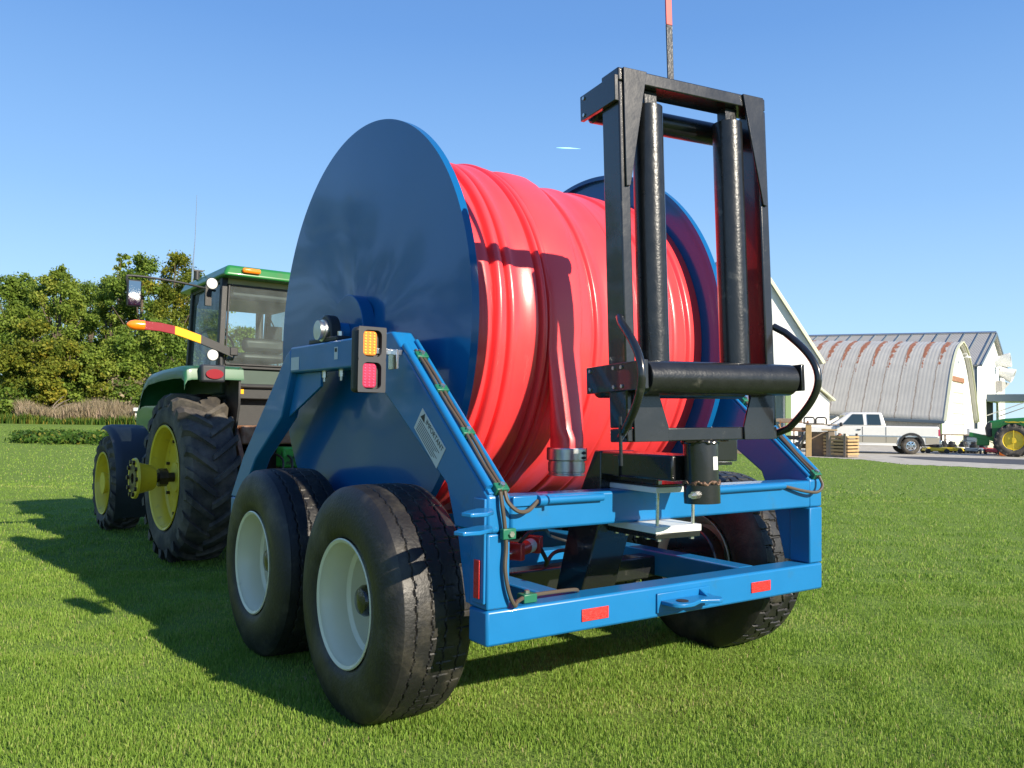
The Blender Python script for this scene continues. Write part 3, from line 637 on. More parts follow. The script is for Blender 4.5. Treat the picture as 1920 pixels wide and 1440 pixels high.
# dual wheel hub sleeve on the rear axle stub
TP('hub_extension', MB().lathe((-.27, 0, .80), (1, 0, 0), [(0, .05), (0, .185), (.022, .19), (.026, .165), (.05, .145), (.17, .115), (.185, .105), (.185, .04)], 40), M['yellow'])
hx = [o for o in tractor.children if o.name.startswith('hub_extension')][0]
for i in range(10):
    a = 2*pi*i/10; p = Vector((-.27, .155*cos(a), .80+.155*sin(a))); TP('bolt', MB().cyl(p, p-Vector((.022, 0, 0)), .022, 6), M['grime'], parent=hx)
MB().lathe((-.272, 0, .80), (-1, 0, 0), [(0, .13), (.004, .13), (.004, .05), (-.02, .05)], 32).build('greasy_face', M['grime'], hx)
TP('axle_shaft', MB().cyl((-.09, 0, .80), (.10, 0, .80), .045, 24).cyl((-.05, 0, .80), (.03, 0, .80), .085, 8), M['grime'])
TP('rear_axle', MB().cyl((.2, 0, .80), (2*CX-.2, 0, .80), .13, 24).box(CX-.28, CX+.28, -.35, .5, .5, 1.1), M['grime'], .02)
TP('front_axle', MB().cyl((.2, 2.677, .556), (2*CX-.2, 2.677, .556), .08, 16).box(CX-.3, CX+.3, 2.4, 3.5, .5, .85), M['green'], .02)
TP('chassis', MB().box(CX-.22, CX+.22, .3, 3.5, .6, 1.1), M['green'], .02)
TP('hood', MB().prism([(1.25, 1.05), (1.25, 1.74), (2.6, 1.66), (3.55, 1.52), (3.68, 1.40), (3.68, .85), (2.6, .95)], 'x', CX-.38, CX+.38), M['green'], .05, seg=4)
TP('step_tank', MB().box(.46, .80, .75, 1.5, .85, 1.45), M['green'], .03)
TP('exhaust', MB().cyl((CX+.46, 1.5, 1.5), (CX+.46, 1.5, 2.95), .045, 16), M['plastic'])
# rear fenders
def fender(sg):
    x0, x1 = (.02, .56); X = (lambda a: a) if sg < 0 else (lambda a: 2*CX-a)
    rows = []
    for i, (y, z) in enumerate(((1.02, 1.50), (.97, 1.66), (.86, 1.76), (.70, 1.81), (.3, 1.84), (-.2, 1.855), (-.42, 1.85), (-.50, 1.82), (-.52, 1.74))):
        rows.append([Vector((X(x), y, z - dz)) for x, dz in ((x0-.005, .10), (x0, .05), (x0+.02, .012), (x0+.06, 0), (.3, -.01), (x1, -.01))])
    o = TP('rear_fender', MB().sheet(rows, (0, 0, -.02)), M['fendergreen'], 0, ang=50)
    sk = MB(); sk.sheet([[Vector((X(x1-.02), y, zz)) for zz in np.linspace(z0, 1.84, 4)] for y, z0 in ((1.0, 1.2), (.6, 1.0), (.1, 1.0), (-.4, 1.15), (-.5, 1.5))], (.02*sg, 0, 0))
    TP('fender_skirt', sk, M['plastic'])
    lx = (.14, .36)
    lamp = TP('tail_lamp', MB().box(min(X(lx[0]), X(lx[1])), max(X(lx[0]), X(lx[1])), -.60, -.50, 1.70, 1.86), M['fender'], .02)
    a, b_ = X(.175), X(.335)
    MB().prism([(a+(b_-a)*(.5+.5*cos(t)*(1 if abs(cos(t)) < .99 else 1)), 1.775+.045*sin(t)) for t in np.linspace(0, 2*pi, 24, endpoint=False)], 'y', -.615, -.601).build('red_lens', M['crimson'], lamp)
fender(-1); fender(1)
# front mudguards
def mudguard(sg):
    X = (lambda a: a) if sg < 0 else (lambda a: 2*CX-a)
    rows = []
    for a in np.linspace(RAD(78), RAD(212), 16):
        r = .70 + .02*cos(a*2); y = 2.677 - r*(-cos(a)) * 1.0; y = 2.677 + r*cos(a); z = .58 + r*sin(a)*(1.0)
        rows.append([Vector((X(x), y, z-dz)) for x, dz in ((.03, .05), (.06, .012), (.12, .0), (.38, 0), (.46, .01))])
    TP('front_mudguard', MB().sheet(rows, (0, 0, -.012)), M['fender'], 0, ang=50)
mudguard(-1); mudguard(1)
# cab
cl, cr_x, zb, zt = .46, 2*CX-.46, 1.86, 2.74
yb, yf = -.12, 1.25
TP('cab_base', MB().box(cl+.02, cr_x-.02, yb+.01, yf, 1.60, 1.87), M['cabbase'], .02)
TP('cab_floor', MB().box(cl+.1, cr_x-.1, yb+.05, yf-.05, 1.1, 1.6), M['plastic'], .02)
TP('rear_bumper_tube', MB().tube(smooth_path([(cl+.0, yb-.03, 1.97), (cl+.01, yb-.06, 1.80), (cl+.06, yb-.09, 1.71), (cl+.2, yb-.09, 1.69), (CX, yb-.09, 1.69), (cr_x-.2, yb-.09, 1.69), (cr_x-.06, yb-.09, 1.71), (cr_x-.01, yb-.06, 1.80), (cr_x, yb-.03, 1.97)]), .022, 10), M['plastic'])
TP('rear_panel', MB().box(cl+.06, cr_x-.06, yb-.07, yb+.0, 1.56, 1.70), M['plastic'], .01)
TP('warning_decal', MB().box(cl+.12, cl+.22, yb-.0745, yb-.0705, 1.61, 1.655), M['amberref'], .0)
TP('frame_upright', MB().box(cl+.03, cl+.10, yb-.05, yb+.05, 1.02, 1.56), M['plastic'], .01)
pil = [(cl, yb, zb, cl+.03, yb+.02, zt), (cr_x, yb, zb, cr_x-.03, yb+.02, zt), (cl+.12, yf, zb, cl+.12, yf-.12, zt), (cr_x-.12, yf, zb, cr_x-.12, yf-.12, zt)]
for x, y, z, x2, y2, z2 in pil: TP('cab_pillar', MB().beam((x, y, z-.03), (x2, y2, z2+.02), .06, .07, up=(0, 1, 0)), M['plastic'], .008)
TP('cab_sill', MB().box(cl, cr_x, yb-.02, yb+.03, zb-.0, zb+.035), M['plastic'], .006)
TP('cab_header', MB().box(cl, cr_x, yb-.01, yb+.05, zt-.05, zt+.01), M['cream'], .006)
TP('rear_window', MB().prism([(cl+.05, zb+.05), (cr_x-.05, zb+.05), (cr_x-.07, zt-.07), (cl+.07, zt-.07)], 'y', yb-.03, yb-.024), M['glass'], 0, smooth=False)
fr_ = []
for a, b_ in (((cl+.045, zb+.045), (cl+.065, zt-.06)), ((cr_x-.045, zb+.045), (cr_x-.065, zt-.06)), ((cl+.045, zb+.04), (cr_x-.045, zb+.04)), ((cl+.065, zt-.06), (cr_x-.065, zt-.06))):
    TP('window_seal', MB().beam((a[0], yb-.028, a[1]), (b_[0], yb-.028, b_[1]), .018, .018, up=(0, 1, 0)), M['plastic'], .004)
for sg in (-1, 1):
    x0 = cl if sg < 0 else cr_x; x1 = x0+.12*(-sg)
    TP('side_window', MB().add([(x0, yb+.05, zb), (x1, yf-.03, zb), (x1, yf-.14, zt), (x0+.03*(-sg), yb+.07, zt)], [(0, 1, 2, 3)]), M['glassdark'], 0, smooth=False)
    TP('side_sill', MB().beam((x0, yb+.05, zb-.02), (x1, yf, zb-.02), .04, .05), M['plastic'], .005)
    TP('side_header', MB().beam((x0+.03*(-sg), yb+.05, zt), (x1, yf-.12, zt), .04, .06), M['plastic'], .005)
TP('windscreen', MB().add([(cl+.14, yf, zb-.3), (cr_x-.14, yf, zb-.3), (cr_x-.14, yf-.12, zt), (cl+.14, yf-.12, zt)], [(0, 1, 2, 3)]), M['glass'], 0, smooth=False)
roofm = MB(); rr_ = []
for x, y in ((cl-.05, yb-.20), (cr_x+.05, yb-.20), (cr_x-.02, yf+.12), (cl+.02, yf+.12)): rr_.append((x, y))
roofm.add([(x, y, 2.745) for x, y in rr_] + [(x+(.05 if x < CX else -.05), y+(.05 if y < .5 else -.08), 2.86) for x, y in rr_], [(0, 3, 2, 1), (4, 5, 6, 7), (0, 1, 5, 4), (1, 2, 6, 5), (2, 3, 7, 6), (3, 0, 4, 7)])
TP('cab_roof', roofm, M['green'], .035, seg=4)
TP('roof_liner', MB().box(cl+.1, cr_x-.1, yb+.06, yf-.2, 2.56, 2.74), M['fender'], .04)
for x in (cl+.13, cr_x-.13-.18): TP('roof_marker', MB().box(x, x+.18, yb-.225, yb-.175, 2.785, 2.835), M['orange'], .02, seg=3)
# seat and steering wheel seen through the glass
TP('operator_seat', MB().box(CX-.24, CX+.24, .15, .62, 1.95, 2.05).box(CX-.23, CX+.23, .12, .22, 2.05, 2.20), M['plastic'], .05, seg=3)
TP('steering_wheel', MB().tube([(CX-.24+.19*cos(a), .93+.10*sin(a), 2.17+.17*sin(a)) for a in np.linspace(0, 2*pi, 28)], .013, 8).tube([(CX-.24, .93, 2.17), (CX-.24, 1.08, 1.88)], .022, 8), M['plastic'])
TP('dashboard', MB().box(CX-.3, CX+.2, 1.0, 1.2, 1.87, 2.05), M['plastic'], .04)
TP('inner_mirror', MB().tube([(CX+.3, .9, 2.6), (CX+.42, .95, 2.42)], .008, 6).box(CX+.34, CX+.52, .94, .96, 2.26, 2.42), M['fender'], .01)
for p_, r_ in (((cl-.12, yb-.08, 2.665), .052), ((cl-.10, yb-.10, 1.975), .052)):
    l_ = TP('work_light', MB().lathe(p_, (0, -1, 0), [(-.07, .0), (-.06, .035), (-.01, r_+.006), (.0, r_+.006), (.003, r_)], 28), M['plastic'])
    MB().lathe(p_, (0, -1, 0), [(0.0, r_), (.006, r_*.8), (.010, 0)], 28).build('lamp_glass', M['lampglass'], l_)
# warning arm reaching out to the left
arm_pts = [(.55, 2.0), (.42, 2.05), (.24, 2.115)]
def armseg(name, pts, m, hh=.042, th_=.02):
    rows = [[Vector((x, yb-.10-th_/2, z+hh)), Vector((x, yb-.10+th_/2, z+hh)), Vector((x, yb-.10+th_/2, z-hh)), Vector((x, yb-.10-th_/2, z-hh)), Vector((x, yb-.10-th_/2, z+hh))] for x, z in pts]
    mb = MB().grid(rows); n_ = len(mb.v); mb.f += [(0, 1, 2, 3), (n_-5, n_-2, n_-3, n_-4)]; return TP(name, mb, m, .004)
wa = armseg('warning_arm', arm_pts, M['plastic'])
armseg('amber_reflector', [(.24, 2.115), (.11, 2.155), (.0, 2.185)], M['amberref'], .04, .026)
armseg('red_reflector_strip', [(.0, 2.185), (-.13, 2.205), (-.27, 2.21)], M['crimson'], .04, .026)
TP('arm_lamp', MB().lathe((-.27, yb-.10, 2.21), (-1, 0, 0), [(0, 0), (0, .045), (.08, .046), (.12, .035), (.145, .015), (.15, 0)], 24), M['orange'])
TP('arm_hinge', MB().box(.52, .60, yb-.12, yb-.02, 1.98, 2.06), M['plastic'], .008)
# mirror
mr_ = TP('mirror', MB().box(-.375, -.245, .0, .035, 2.40, 2.655), M['plastic'], .02, seg=3)
MB().box(-.362, -.258, -.006, -.001, 2.415, 2.64).build('mirror_glass', M['mirror'], mr_, .0)
TP('mirror_arm', MB().tube(smooth_path([(-.36, .02, 2.58), (-.375, .02, 2.67), (-.34, .02, 2.69), (-.1, .03, 2.69), (.20, .05, 2.67), (.47, .10, 2.64)]), .011, 8).box(.36, .42, .05, .09, 2.48, 2.68), M['plastic'])
TP('antenna', MB().tube([(.44, .75, 2.80), (.44, .75, 2.95), (.455, .75, 3.25), (.46, .75, 3.74)], [.012, .009, .005, .003], 6), M['zinc'])
TP('roof_knob', MB().cyl((.50, .80, 2.84), (.50, .80, 2.93), .03, 12).box(.44, .56, .78, .82, 2.93, 2.945), M['plastic'])
# hitch parts under the cab
TP('rockshaft_box', MB().box(CX-.42, CX+.55, -.42, -.10, 1.12, 1.30), M['rust'], .02)
TP('lift_link', MB().beam((CX-.46, -.30, 1.32), (CX-.42, -.62, .68), .05, .07), M['rust'], .008)
TP('lift_hook', MB().tube([(CX-.48+.03*cos(a), -.32, 1.33+.05*sin(a)) for a in np.linspace(-.2*pi, 1.2*pi, 14)], .010, 8), M['zinc'])
TP('lift_arm', MB().beam((CX-.50, -.25, 1.25), (CX-.50, -.35, .84), .06, .08), M['hitchgreen'], .01)
TP('valve_block', MB().box(CX-.08, CX+.14, -.62, -.42, .90, 1.10), M['hitchgreen'], .02)
TP('valve_block', MB().box(CX-.12, CX+.22, -.62, -.42, .62, .78), M['hitchgreen'], .02)
TP('drawbar', MB().box(CX-.06, CX+.06, -.95, .2, .44, .50), M['grime'], .005)
for i in range(5):
    x = CX-.15+.09*i; TP('hydraulic_line', MB().tube(smooth_path([(x, -.45, 1.05), (x+.03, -.70, .98), (x-.02, -.80, .75), (x+.05, -.9, .55)]), .012, 8), M['grime'])
TP('pto_guard', MB().box(CX-.14, CX+.14, -.66, -.42, .79, .88), M['plastic'], .01)

# ------------------------------------------------------------ LAWN
def ground_mat():
    m, t, b = newmat('lawn_soil'); N = t.nodes; L = t.links; b.inputs['Roughness'].default_value = .95; b.inputs['Specular IOR Level'].default_value = .1
    g = N.new('ShaderNodeNewGeometry')
    def nz(sc, det=6, ro=.55):
        n = N.new('ShaderNodeTexNoise'); n.inputs['Scale'].default_value = sc; n.inputs['Detail'].default_value = det; n.inputs['Roughness'].default_value = ro; L.new(g.outputs['Position'], n.inputs['Vector']); return n
    n1, n2, n3 = nz(.35, 5), nz(4, 6), nz(38, 5, .7)
    def mix(f, a, c):
        x = N.new('ShaderNodeMix'); x.data_type = 'RGBA'
        if isinstance(f, float): x.inputs[0].default_value = f
        else: L.new(f, x.inputs[0])
        for i, q in ((6, a), (7, c)):
            if isinstance(q, tuple): x.inputs[i].default_value = (*q, 1)
            else: L.new(q, x.inputs[i])
        return x.outputs[2]
    a = mix(n1.outputs[0], (.105, .19, .03), (.16, .25, .045))
    c = mix(n2.outputs[0], (.085, .17, .022), (.18, .25, .05))
    d = mix(n3.outputs[0], (.05, .10, .015), (.25, .33, .08))
    e = mix(.5, a, c); L.new(mix(.55, e, d), b.inputs['Base Color'])
    bp = N.new('ShaderNodeBump'); bp.inputs['Strength'].default_value = .6; bp.inputs['Distance'].default_value = .03; L.new(n3.outputs[0], bp.inputs['Height']); L.new(bp.outputs[0], b.inputs['Normal'])
    return m
M['lawn'] = ground_mat()
axs = np.unique(np.concatenate([np.linspace(-900, -80, 12), np.linspace(-80, 120, 101), np.linspace(120, 1500, 14)]))
gx, gy = np.meshgrid(axs, axs, indexing='ij'); n_ = len(axs)
zz = np.array([[gz(x, y) for y in axs] for x in axs])
V = np.stack([gx, gy, zz-.002], 2).reshape(-1, 3); I, J = np.meshgrid(np.arange(n_-1), np.arange(n_-1), indexing='ij')
F = np.stack([I*n_+J, (I+1)*n_+J, (I+1)*n_+J+1, I*n_+J+1], 2).reshape(-1, 4)
ground = npmesh('ground', V, F, M['lawn'], 4); ground.data.shade_smooth(); tag(ground, kind='structure')

def grass_mat():
    m, t, b = newmat('grass_blades'); N = t.nodes; L = t.links; b.inputs['Roughness'].default_value = .55; b.inputs['Specular IOR Level'].default_value = .25
    at_ = N.new('ShaderNodeAttribute'); at_.attribute_name = 'tint'; g = N.new('ShaderNodeNewGeometry')
    n = N.new('ShaderNodeTexNoise'); n.inputs['Scale'].default_value = 1.1; n.inputs['Detail'].default_value = 10; n.inputs['Roughness'].default_value = .75; L.new(g.outputs['Position'], n.inputs['Vector'])
    add = N.new('ShaderNodeMath'); add.operation = 'ADD'; L.new(at_.outputs['Fac'], add.inputs[0]); L.new(n.outputs[0], add.inputs[1])
    mr = N.new('ShaderNodeMath'); mr.operation = 'MULTIPLY'; mr.inputs[1].default_value = .5; L.new(add.outputs[0], mr.inputs[0])
    r = N.new('ShaderNodeValToRGB'); e = r.color_ramp.elements; e[0].position = .25; e[0].color = (.095, .185, .022, 1); e[1].position = .55; e[1].color = (.265, .41, .062, 1)
    x = r.color_ramp.elements.new(.72); x.color = (.38, .41, .13, 1); x = r.color_ramp.elements.new(.85); x.color = (.46, .38, .21, 1)
    L.new(mr.outputs[0], r.inputs[0]); L.new(r.outputs[0], b.inputs['Base Color'])
    tl = N.new('ShaderNodeBsdfTranslucent'); L.new(r.outputs[0], tl.inputs[0]); mx = N.new('ShaderNodeMixShader'); mx.inputs[0].default_value = .42
    L.new(b.outputs[0], mx.inputs[1]); L.new(tl.outputs[0], mx.inputs[2]); L.new(mx.outputs[0], N['Material Output'].inputs['Surface']); return m
M['grass'] = grass_mat()
def blades(XY, h, wd, Z=None, lean=.5, tintoff=0.0):
    n = len(XY); a = rng.uniform(0, 2*pi, n); hh = h*rng.uniform(.45, 1.25, n); ww = wd*rng.uniform(.7, 1.3, n)
    dx, dy = np.cos(a)*ww/2, np.sin(a)*ww/2; la = rng.uniform(0, 2*pi, n); ll = hh*lean*rng.uniform(.1, 1.3, n)
    lx, ly = np.cos(la)*ll, np.sin(la)*ll; z0 = Z if Z is not None else np.zeros(n); x, y = XY[:, 0], XY[:, 1]
    V = np.empty((n, 5, 3), np.float32)
    V[:, 0] = np.stack([x-dx, y-dy, z0-.005], 1); V[:, 1] = np.stack([x+dx, y+dy, z0-.005], 1)
    V[:, 2] = np.stack([x+dx*.8+lx*.35, y+dy*.8+ly*.35, z0+hh*.6], 1); V[:, 3] = np.stack([x-dx*.8+lx*.35, y-dy*.8+ly*.35, z0+hh*.6], 1)
    V[:, 4] = np.stack([x+lx, y+ly, z0+hh*np.clip(1-.25*ll/hh, .5, 1)], 1)
    b_ = np.arange(n)[:, None]*5
    F = np.concatenate([b_+[0, 1, 2], b_+[0, 2, 3], b_+[3, 2, 4]], 0)
    pat = np.sin(x*2.1+1.7*np.sin(y*1.3))*np.sin(y*1.7+1.3*np.sin(x*.9)); dry = (pat > .62)*.16 + (rng.uniform(0, 1, n) < .05)*.45
    tint = np.repeat(np.clip(rng.normal(.46+tintoff, .18, n)+dry, 0, 1.3), 5)
    return V.reshape(-1, 3), F, tint
def field(n, d0, d1, pw, h, wd, umax=.66):
    # ground points in a wedge from the camera side, thinning with distance
    t = rng.uniform(0, 1, n); d = d0 + (d1-d0)*t**pw; u = d*rng.uniform(-umax-.03, umax+.03, n)
    x = CAM.x + d*sin(YAW) + u*cos(YAW); y = CAM.y + d*cos(YAW) - u*sin(YAW)
    # patchy clumps
    k = (np.sin(x*7.3+np.sin(y*5.1)*2)+np.sin(y*8.7+np.sin(x*4.3)*2))*.25+.5
    keep = rng.uniform(0, 1, n) < .28+.72*k; x, y = x[keep], y[keep]
    Z = np.array([gz(a, b) for a, b in zip(x, y)]) if d1 > 13 else np.zeros(len(x))
    hs = h*(.65+.75*k[keep]); n = len(x)
    return blades(np.stack([x, y], 1), hs, wd, Z)
parts_ = [field(520000, 2.6, 7.5, 1.25, .024, .0038), field(250000, 7.0, 16, 1.15, .026, .0065), field(110000, 15, 42, 1.1, .03, .016, .68)]
Vs, Fs, Ts, o_ = [], [], [], 0
for v, f, t_ in parts_: Vs.append(v); Fs.append(f+o_); Ts.append(t_); o_ += len(v)
# keep the dark strip and the yard bare
V = np.concatenate(Vs); F = np.concatenate(Fs); T_ = np.concatenate(Ts)
px_ = (V[:, 0]-CAM.x)*cos(YAW)-(V[:, 1]-CAM.y)*sin(YAW); dd_ = (V[:, 0]-CAM.x)*sin(YAW)+(V[:, 1]-CAM.y)*cos(YAW)
def yard_edge(r):    # depth of the lawn's far edge on the right, by bearing r = u/d
    return np.interp(r, [.0, .30, .345, .42, .465, .611, .8], [36, 35, 33.5, 31.8, 29.0, 26.4, 25])
bad = (px_ > 0) & (dd_ > yard_edge(px_/np.maximum(dd_, .1)) - .02) & (px_/np.maximum(dd_, .1) > .2)
F = F[~bad[F].any(1)]
grass = npmesh('grass', V, F, M['grass'], 3); at2 = grass.data.attributes.new('tint', 'FLOAT', 'POINT'); at2.data.foreach_set('value', T_.astype(np.float32))
grass.data.shade_smooth(); tag(grass, 'short mown green lawn grass around the trailer', 'grass', kind='stuff')

# ------------------------------------------------------------ TREES, WEEDS, VINES ON THE LEFT
def leaf_mat(name, c0, c1, c2):
    m, t, b = newmat(name); N = t.nodes; L = t.links; b.inputs['Roughness'].default_value = .6; b.inputs['Specular IOR Level'].default_value = .2
    at_ = N.new('ShaderNodeAttribute'); at_.attribute_name = 'tint'
    r = N.new('ShaderNodeValToRGB'); e = r.color_ramp.elements; e[0].position = .15; e[0].color = (*c0, 1); e[1].position = .55; e[1].color = (*c1, 1); x = e.new(.9); x.color = (*c2, 1)
    L.new(at_.outputs['Fac'], r.inputs[0]); L.new(r.outputs[0], b.inputs['Base Color'])
    tl = N.new('ShaderNodeBsdfTranslucent'); L.new(r.outputs[0], tl.inputs[0]); mx = N.new('ShaderNodeMixShader'); mx.inputs[0].default_value = .4
    L.new(b.outputs[0], mx.inputs[1]); L.new(tl.outputs[0], mx.inputs[2]); L.new(mx.outputs[0], N['Material Output'].inputs['Surface']); return m
LM = [leaf_mat('leaves_mid', (.12, .185, .025), (.225, .30, .045), (.36, .37, .07)),
      leaf_mat('leaves_deep', (.09, .155, .022), (.175, .26, .04), (.27, .33, .055)),
      leaf_mat('leaves_yellow', (.07, .11, .012), (.19, .22, .026), (.38, .31, .035)),
      leaf_mat('leaves_dry', (.18, .15, .09), (.36, .30, .19), (.50, .38, .28)),
      leaf_mat('leaves_vine', (.03, .075, .012), (.08, .16, .022), (.30, .24, .04))]
M['bark'] = mat('bark', (.10, .075, .055), .9, var=.4, vscale=8, bump=.6, bscale=20)
M['deadwood'] = mat('dead_wood', (.30, .25, .20), .9, var=.3, vscale=8)
def leaves(cents, rads, n, size, flat=.8):
    # leaf quads through lumps; cents Nx3, rads N
    cents = np.asarray(cents); rads = np.asarray(rads); wts = rads**2; wts = wts/wts.sum()
    k = rng.choice(len(cents), n, p=wts); d = rng.normal(size=(n, 3)); d /= np.linalg.norm(d, axis=1)[:, None]
    rr = rads[k]*rng.uniform(.1, 1.0, n)**.5*(1+.26*rng.normal(size=n)); p = cents[k] + d*rr[:, None]*np.array([1, 1, flat])
    nrm = d*.5 + rng.normal(size=(n, 3))*.6 + np.array([0, 0, .25]); nrm /= np.linalg.norm(nrm, axis=1)[:, None]
    a = np.cross(nrm, rng.normal(size=(n, 3))); a /= np.linalg.norm(a, axis=1)[:, None]; b_ = np.cross(nrm, a)
    s = size*rng.uniform(.5, 1.4, n)[:, None]
    V = np.stack([p-a*s*.5, p+b_*s*.32, p+a*s*.5, p-b_*s*.32], 1).reshape(-1, 3); F = np.arange(4*n).reshape(-1, 4)
    lump = rng.normal(.45, .12, len(cents)); T_ = np.repeat(np.clip(lump[k]+rng.normal(0, .13, n), 0, 1), 4)
    return V, F, T_
def leafobj(name, V, F, T_, m, parent=None):
    o = npmesh(name, V, F, m, 4, parent); a = o.data.attributes.new('tint', 'FLOAT', 'POINT'); a.data.foreach_set('value', T_.astype(np.float32)); return o
def tree(name, px, d, top, wid, mi, label, group='trees along the far edge of the lawn', low=.12, n=9000, lean=0.0, sparse=False, size=.34, cat='tree'):
    b0 = at(px, d); ht = top; tr = tag(empty(name, b0), label, cat, group)
    R0 = wid/2; cents, rads = [], []
    nl = 80 if not sparse else 24
    for i in range(nl):
        t = rng.uniform(0, 1); z = ht*(low+(1-low)*t); env = R0*(math.sin(pi*min(1, .22+.78*t)**.85)**.7 if t < .97 else .3); env = max(env, R0*.25)*(.85 if t > .8 else 1)
        a = rng.uniform(0, 2*pi); q = env*rng.uniform(.25, 1.05); rad = R0*rng.uniform(.09, .29)*(1-.4*t)
        cents.append((q*cos(a)+lean*z, q*sin(a), min(z, ht-rad*.8))); rads.append(rad)
    cents.append((lean*ht, 0, ht*.93)); rads.append(R0*.16)
    V, F, T_ = leaves(cents, rads, n, size); crown = leafobj('crown', V, F, T_, LM[mi], tr)
    mb = MB(); r_ = .014*ht+.05
    mb.tube([(0, 0, -.3), (.05, 0, ht*.3), (lean*ht*.6, .1, ht*.6), (lean*ht*.8, .1, ht*.85)], [r_*1.3, r_, r_*.6, r_*.2], 9)
    for c_ in cents[:14]:
        z = c_[2]*.55; mb.tube([(lean*z, 0, z), ((c_[0]+lean*z)*.5, c_[1]*.5, (z+c_[2])*.52), c_], [r_*.4, r_*.25, r_*.08], 6)
    mb.build('trunk', M['bark'], tr); return tr
def hgt(ytop, px, d):      # height over ground for a top seen at photo row ytop
    hor = 767.4+px*.01497; b0 = at(px, d); return CAM.z + (hor-ytop)/FPX*d*1.0 - b0.z
TL = [(-175, 66, 470, 13, 0, 'leftmost big rounded tree, mostly outside the photo'), (-70, 60, 500, 10, 1, 'dark green tree cut by the left edge of the photo'),
 (22, 63, 508, 8.5, 1, 'deep green round topped tree near the left edge'), (62, 78, 520, 9, 1, 'darker tree rising behind the gap near the left edge'),
 (108, 62, 496, 6.5, 0, 'tall light tree with a pointed top left of the mirror'), (165, 72, 528, 8, 1, 'lower dark tree set back between two lighter ones'),
 (205, 66, 520, 6.5, 0, 'medium green tree left of the warning lamp'), (262, 64, 476, 8, 1, 'tallest dense tree behind the tractor mirror'),
 (322, 66, 472, 8, 2, 'tall yellowish tree just left of the antenna'), (60, 52, 600, 7.0, 2, 'yellowing lower tree in front of the wood at left'),
 (130, 51, 640, 5.0, 2, 'small yellow leaved tree with dead twigs at its foot'), (215, 53, 630, 6.5, 0, 'low bushy tree under the warning lamp'),
 (300, 54, 600, 7.5, 1, 'broad dark green tree beside the tractor fender'), (385, 72, 520, 8, 1, 'tree seen above and behind the cab pillar'),
 (455, 80, 612, 8, 1, 'small tree seen through the rear cab window'), (35, 86, 528, 12, 0, 'hazy tree at the back of the wood near the left edge'), (140, 86, 522, 12, 0, 'hazy tree at the back between two lower crowns'), (240, 88, 512, 12, 1, 'hazy tree at the very back behind the mirror'), (340, 86, 515, 11, 0, 'hazy tree at the back beside the antenna'), (520, 84, 640, 8, 0, 'lower tree at the right edge of the rear cab window')]
for i, (px, d, yt, wd_, mi, lab_) in enumerate(TL):
    tree('broadleaf_tree', px, d, hgt(yt, px, d), wd_, mi, lab_, n=34000 if d < 70 else 20000, size=.19, low=.04 if d < 56 else .10)
# wispy tree reaching above the others
tree('wispy_tree', 222, 70, hgt(474, 222, 70), 4.0, 0, 'thin wispy tree top poking above the others left of the mirror', sparse=True, n=1400, low=.55, size=.28)
# trees further off beyond the left edge: they show in the gloss of the reel flange
for i, (bx, by, h_, wd_) in enumerate([(CAM.x-52*sin(RAD(a_)), CAM.y+52*cos(RAD(a_)), h__, 14) for a_, h__ in ((13, 13), (20, 15), (31, 12), (46, 15), (62, 13), (80, 12))]):
    tt = tree('broadleaf_tree', 0, 60, h_, wd_, i % 2, ('tree of the wood beyond the left edge of the photo, in line with the others'), n=4500, size=.5); tt.location = (bx, by, gz(bx, by))
# shrubs under the trees, dry weeds, a green bush
def shrub(px, d, w_, h_, mi, lab_, n=1800, size=.22, name='shrub', cat='shrub'):
    b0 = at(px, d); s_ = tag(empty(name, b0), lab_, cat, 'shrubs at the foot of the trees')
    cents = [(rng.uniform(-w_/2, w_/2)*.8, rng.uniform(-.5, .5), rng.uniform(.2, .8)*h_) for _ in range(14)]; rads = [h_*rng.uniform(.22, .4) for _ in cents]
    V, F, T_ = leaves(cents, rads, n, size); leafobj('foliage', V, F, T_, LM[mi], s_)
    mb = MB()
    for c_ in cents[:6]: mb.tube([(c_[0]*.3, 0, -.1), (c_[0]*.7, c_[1]*.5, c_[2]*.6), c_], [.04, .025, .01], 5)
    mb.build('stem', M['bark'], s_)
for px, d, w_, h_, mi, lab_ in ((10, 49, 5, 1.9, 1, 'dark bush at the left edge under the trees'), (190, 48, 2.0, 1.2, 4, 'rounded green bush standing in the dry weeds'),
   (180, 52, 3.5, 2.6, 3, 'brownish dry shrub behind the green bush'), (262, 52, 4, 3.2, 3, 'tall brownish shrub left of the tractor fender'), (85, 50, 5, 2.4, 1, 'dark shrub under the dead branches'),
   (330, 50, 3, 1.8, 3, 'dry shrub hidden partly by the tractor tyre')):
    shrub(px, d, w_, h_, mi, lab_)
db = at(88, 49); mb = MB()
for k in range(11):
    a = rng.uniform(-1.5, 1.5); l_ = rng.uniform(1.2, 2.8); e2 = Vector((cos(YAW)*math.sin(a)*l_, -sin(YAW)*math.sin(a)*l_-.3, abs(cos(a))*l_*.9+.2)); mb.tube(smooth_path([(0, 0, .0), e2*.45+Vector((0, 0, .3)), e2], 4), [.05]*3+[.035]*3+[.02]*2+[.012], 5)
dn = mb.build('dead_branch', M['deadwood']); dn.location = db; tag(dn, 'bare grey dead branches lying before the trees at left', 'dead branch')
